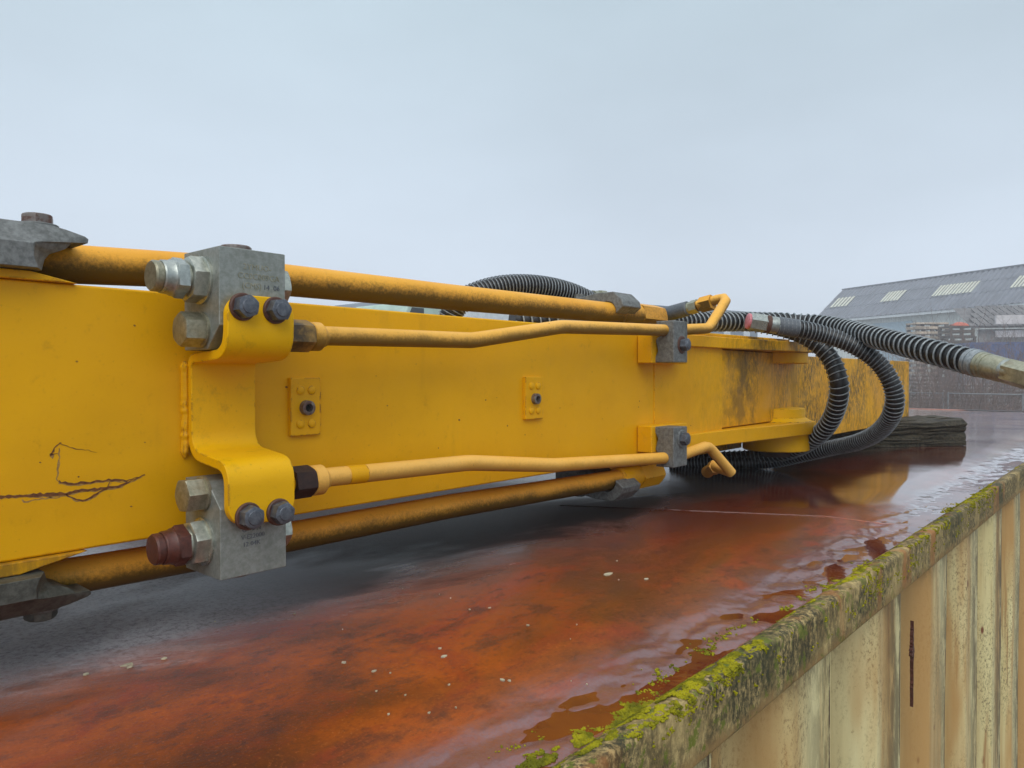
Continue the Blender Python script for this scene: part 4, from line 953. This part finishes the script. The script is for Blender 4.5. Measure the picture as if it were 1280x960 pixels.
# pallet stacks: each pallet its own thing
def pallet_mesh(L_, Wd, Hh):
    mb = MB(); mb.box((-L_, -Wd, -Hh), (L_, Wd, -Hh * .55)); mb.box((-L_, -Wd, Hh * .45), (L_, Wd, Hh))
    mb.cur = 1
    for x in (-1, 0, 1):
        for y in (-1, 1): mb.box((x * L_ * .88 - L_ * .1, y * Wd * .88 - .06, -Hh * .55), (x * L_ * .88 + L_ * .1, y * Wd * .88 + .06, Hh * .45))
    return mb
pal = {}
ORD = 'second third fourth fifth sixth seventh eighth ninth tenth eleventh twelfth thirteenth fourteenth fifteenth sixteenth seventeenth eighteenth nineteenth twentieth'.split()
def pallet_stack(px, ytop, dep, n_, L_, Hh, m, name_, where, rot=0):
    base = U(px, 468, dep); top = U(px, ytop, dep).z
    key = (L_, Hh, m)
    if key not in pal:
        mb = pallet_mesh(L_, .6, Hh); me = bpy.data.meshes.new('pallet'); me.from_pydata(mb.v, [], mb.f); me.materials.append(M[m]); me.materials.append(M['pallet_gap']); me.polygons.foreach_set('material_index', mb.mi); pal[key] = me
    for k in range(n_):
        o = bpy.data.objects.new('pallet', pal[key]); SC.collection.objects.link(o)
        o.location = (base.x + random.uniform(-.05, .05), base.y + random.uniform(-.05, .05), top - Hh - k * 2 * Hh); o.rotation_euler = (0, 0, TH - math.pi / 2 + rot + random.uniform(-.03, .03))
        pos = 'topmost' if k == 0 else ('lowest' if k == n_ - 1 else ORD[k - 1] + ' from the top')
        tag(o, '%s pallet %s, %s' % (name_, pos, where), 'pallet', 'stacked pallets in the yard beyond the fence')
def full(ytop, dep, Hh): return int((U(640, ytop, dep).z - GROUND) / (2 * Hh))
pallet_stack(1159, 404, 46, full(404, 46, .155), 1.02, .155, 'pallet', 'pale wooden', 'tall stack left of the orange tarpaulin')
pallet_stack(1196, 408, 44, full(408, 44, .155), .75, .155, 'pallet_gap', 'dark brown wooden', 'stack carrying the orange tarpaulin')
for j, (qx, qy, dd_) in enumerate(((1150, 468, 33), (1216, 480, 33), (1275, 474, 34), (1310, 476, 33))):
    pallet_stack(qx, qy, dd_, full(qy, dd_, .085), .58, .085, 'pallet_grey', 'grey wooden', ('low stack by the boom end corner', 'low stack behind the fence posts', 'low stack at the right picture edge', 'low stack past the right picture edge')[j])
# orange tarpaulin, crumpled on top of its stack
mb = MB(); oc = U(1201, 405, 44); rr = 7
for i in range(rr):
    for j in range(rr):
        x = (i / (rr - 1) - .5) * 1.1; y = (j / (rr - 1) - .5) * .9; z = .34 * max(0, 1 - (x / .75) ** 2) * (1 - (y / .46) ** 2 * .8) + .12 * noise.noise(Vector((x * 4, y * 4, 1)))
        q = oc + RV * x + FH * y; mb.v.append((q.x, q.y, oc.z - .22 + max(0, z)))
for i in range(rr - 1):
    for j in range(rr - 1): a = i * rr + j; mb.f.append((a, a + 1, a + rr + 1, a + rr)); mb.mi.append(0)
o = tag(obj('tarpaulin', mb, 'orange'), 'crumpled orange tarpaulin on the dark pallet stack', 'tarpaulin'); sm = o.modifiers.new('thick', 'SOLIDIFY'); sm.thickness = .03
# hut with tiled roof at right
ha = U(1217, 409, 38); hb = U(1262, 385, 41); hl = 9.0
hd = Vector((RV.x, RV.y, 0)) * .96 - FH * .25; hd.normalize(); hn = Vector((-hd.y, hd.x, 0))
if hn.dot(FH) < 0: hn = -hn
hut = empty('hut', (ha.x, ha.y, GROUND), 'tiled grey hut with pinkish white fascia at the right edge', 'hut')
def hp(s, t, h=0): return ha + hd * s + hn * (t * 3.0) + UP * (t * (hb.z - ha.z) * 1.0 + h)
rows, colsn = 8, 26
mb = MB(); mb.add([hp(-.1, -.03, -.03), hp(hl, -.03, -.03), hp(hl, 1.0, -.03), hp(-.1, 1, -.03)], [(0, 1, 2, 3)]); obj('roof_deck', mb, 'tile', hut)
for r_ in range(rows):
    for c_ in range(colsn):
        s = c_ * hl / colsn + (.15 if r_ % 2 else 0) + 1.1 * (r_ / rows); t = r_ / rows
        if s > hl: continue
        mb = MB(); w_ = hl / colsn * .42; q = hp(s, t + .06, .05 + random.uniform(0, .02)); mb.obox(q, hd * w_, hn * .20 + UP * (.20 * (hb.z - ha.z) / 3.0), UP * .022); obj('roof_tile', mb, 'tile', hut, smooth=False)
mb = MB(); q = hp(hl / 2, 0); mb.obox((q.x + hn.x * .3, q.y + hn.y * .3, (GROUND + ha.z - .1) / 2), hd * (hl / 2 - .3), hn * .06, UP * ((ha.z - .1 - GROUND) / 2)); obj('wall', mb, 'hut', hut)
mb = MB(); q = U(1290, 399, 36.5); mb.obox(q, hd * 1.6, hn * .1, UP * .22); obj('fascia_board', mb, 'fascia', hut)
mb = MB(); q = U(1290, 417, 37); mb.obox(q, hd * 1.6, hn * .1, UP * .17); obj('fascia_board', mb, 'fascia', hut)
# blue container on a grey one
for nm, zt, h_, m, lab in (('shipping_container', U(640, 428, 35).z, 1.3, 'blue', 'blue box container seen as a strip below the tiled hut'), ('shipping_container', U(640, 428, 35).z - 1.31, 3.2, 'grey_box', 'grey container carrying the blue one behind the bare bushes')):
    q = U(1212, 468, 35); root = empty('storage_container', (q.x, q.y, zt - h_), lab, 'container')
    mb = MB(); ax = hd * 4.0; cc = Vector((q.x, q.y, 0)) + ax + hn * 1.2; N2 = 60; vs = []
    for i in range(N2 + 1):
        p = cc - ax + hd * (8.0 * i / N2) - hn * (1.2 - (.05 if i % 4 in (0, 1) else 0)); vs += [(p.x, p.y, zt - h_ + .1), (p.x, p.y, zt - .1)]
    mb.add(vs, [(i * 2, i * 2 + 2, i * 2 + 3, i * 2 + 1) for i in range(N2)]); obj('side_wall', mb, m, root, smooth=False)
    mb = MB(); c2 = cc + hn * .02; mb.obox((c2.x, c2.y, zt - .05), ax, hn * 1.22, UP * .05); mb.obox((c2.x, c2.y, zt - h_ + .05), ax, hn * 1.22, UP * .05); mb.obox((c2.x, c2.y, zt - h_ / 2), ax * .99, hn * 1.1, UP * (h_ / 2 - .1)); obj('frame', mb, m, root, smooth=False)

# tubular fence
fa = U(1120, 494, 27); fb = U(1300, 485.0, 23.5); fa.z = fb.z = -.66
fdir = (fb - fa); fdir.z = 0; FL = fdir.length + 14; fdir.normalize(); fs0 = fa - fdir * 6
fence = empty('mesh_fence', (fs0.x, fs0.y, GROUND), 'grey tubular yard fence with wire mesh past the container roof', 'fence')
for k in range(int(FL / 2.4) + 1):
    for dx in (0, .16):
        p = fs0 + fdir * (k * 2.4 + dx + .4); mb = MB(); mb.tube([(p.x, p.y, GROUND), (p.x, p.y, -.62)], .03, 8); obj('post', mb, 'galv', fence)
    a = fs0 + fdir * (k * 2.4 + .56); b = a + fdir * 2.24
    for zz in (-.66, -1.8, -2.8):
        mb = MB(); mb.tube([(a.x, a.y, zz), (b.x, b.y, zz)], .022, 8); obj('rail', mb, 'galv', fence)
mb = MB()
for k in range(int(FL / .15)):
    p = fs0 + fdir * (k * .15 + .05); mb.tube([(p.x, p.y, -2.9), (p.x, p.y, -.66)], .0022, 3, cap=False)
for k in range(14):
    z = -2.85 + k * .155; a = fs0; b = fs0 + fdir * FL; mb.tube([(a.x, a.y, z), (b.x, b.y, z)], .0022, 3, cap=False)
tag(obj('wire_mesh', mb, 'mesh_wire', fence, smooth=False), kind='stuff')

# bare bushes
def bush(px, ytop, dep, seed, m, spread=1.0, n_=46, label=''):
    random.seed(seed); base = U(px, 468, dep); base.z = GROUND; H_ = U(px, ytop, dep).z - GROUND
    root = empty('bare_bush', base, label, 'bush', 'bare winter bushes along the yard fence')
    mb = MB()
    def twig(p, d, L_, r_, lev):
        pts = [p]; q = Vector(p); dd = Vector(d)
        for k in range(4):
            dd = (dd + Vector((random.gauss(0, .13), random.gauss(0, .13), random.gauss(.05, .08)))).normalized(); q = q + dd * L_ / 4; pts.append(q.copy())
        mb.tube(pts, [r_, r_ * .8, r_ * .6, r_ * .45, r_ * .25], 3, cap=False)
        if lev < 2:
            for k in range(4 if lev == 0 else 3):
                j = random.randint(1, 3); d2 = (dd + Vector((random.gauss(0, .6), random.gauss(0, .6), random.gauss(.1, .35)))).normalized(); twig(pts[j], d2, L_ * random.uniform(.3, .55), r_ * .5, lev + 1)
    for k in range(n_):
        a = random.random() * 6.283; t = random.random() * .55 * spread; d = Vector((math.cos(a) * t, math.sin(a) * t, 1)).normalized()
        twig(base + Vector((math.cos(a), math.sin(a), 0)) * random.random() * .5, d, H_ * random.uniform(.6, 1.0), .018, 0)
    obj('twigs', mb, m, root, smooth=False)
bl = ['bare grey-brown bush at the corner of the yellow boom end', 'bare bush in front of the pale pallet stack', 'reddish bare bush below the orange tarpaulin', 'bare bush just left of the twin fence posts', 'bare bush behind the twin fence posts', 'tall bare bush under the shed eave', 'bare bush before the tiled hut', 'bare bush below the white fascia board', 'bare bush at the right picture edge', 'bare bush beyond the right picture edge', 'bare bush hidden half behind the boom end', 'low bare bush before the fence at right']
for i, (qx, qy, dd_, m) in enumerate(((1146, 440, 26, 'twig'), (1163, 415, 31, 'twig'), (1192, 404, 30, 'twig2'), (1203, 436, 26, 'twig'), (1222, 428, 27, 'twig'), (1180, 398, 38, 'twig'), (1240, 410, 32, 'twig2'), (1258, 420, 28, 'twig'), (1284, 404, 31, 'twig'), (1320, 410, 28, 'twig'), (1112, 440, 29, 'twig'), (1262, 486, 22, 'twig2'))):
    bush(qx, qy, dd_, 100 + i, m, n_=24, label=bl[i])
random.seed(5)
# low undergrowth mass behind the fence
mb = MB()
for k in range(2300):
    px_ = random.uniform(1100, 1330); dep = random.uniform(23.5, 33); b = U(px_, 468, dep); b.z = GROUND + random.random() * 1.9
    h_ = random.uniform(.25, .8); d = Vector((random.gauss(0, .5), random.gauss(0, .5), random.uniform(.1, 1))).normalized()
    mb.tube([b, b + d * h_], [.010, .004], 3, cap=False)
tag(obj('undergrowth', mb, 'twig', smooth=False), 'tangled brown undergrowth behind the yard fence', 'undergrowth', kind='stuff')

# ================================================================== HAZE
n = bpy.data.materials.new('haze'); n.use_nodes = True; t = n.node_tree; t.nodes.clear()
o_ = t.nodes.new('ShaderNodeOutputMaterial'); pv = t.nodes.new('ShaderNodeVolumePrincipled'); pv.inputs['Color'].default_value = (.90, .94, 1, 1); pv.inputs['Density'].default_value = .0048; pv.inputs['Anisotropy'].default_value = .1
t.links.new(pv.outputs[0], o_.inputs['Volume']); M['haze'] = n
mb = MB(); mb.box((-145, -145, GROUND - 1), (395, 395, 9.5)); hz_ = obj('haze', mb, 'haze', smooth=False); tag(hz_, 'thin winter haze over the yard', 'haze', kind='stuff')
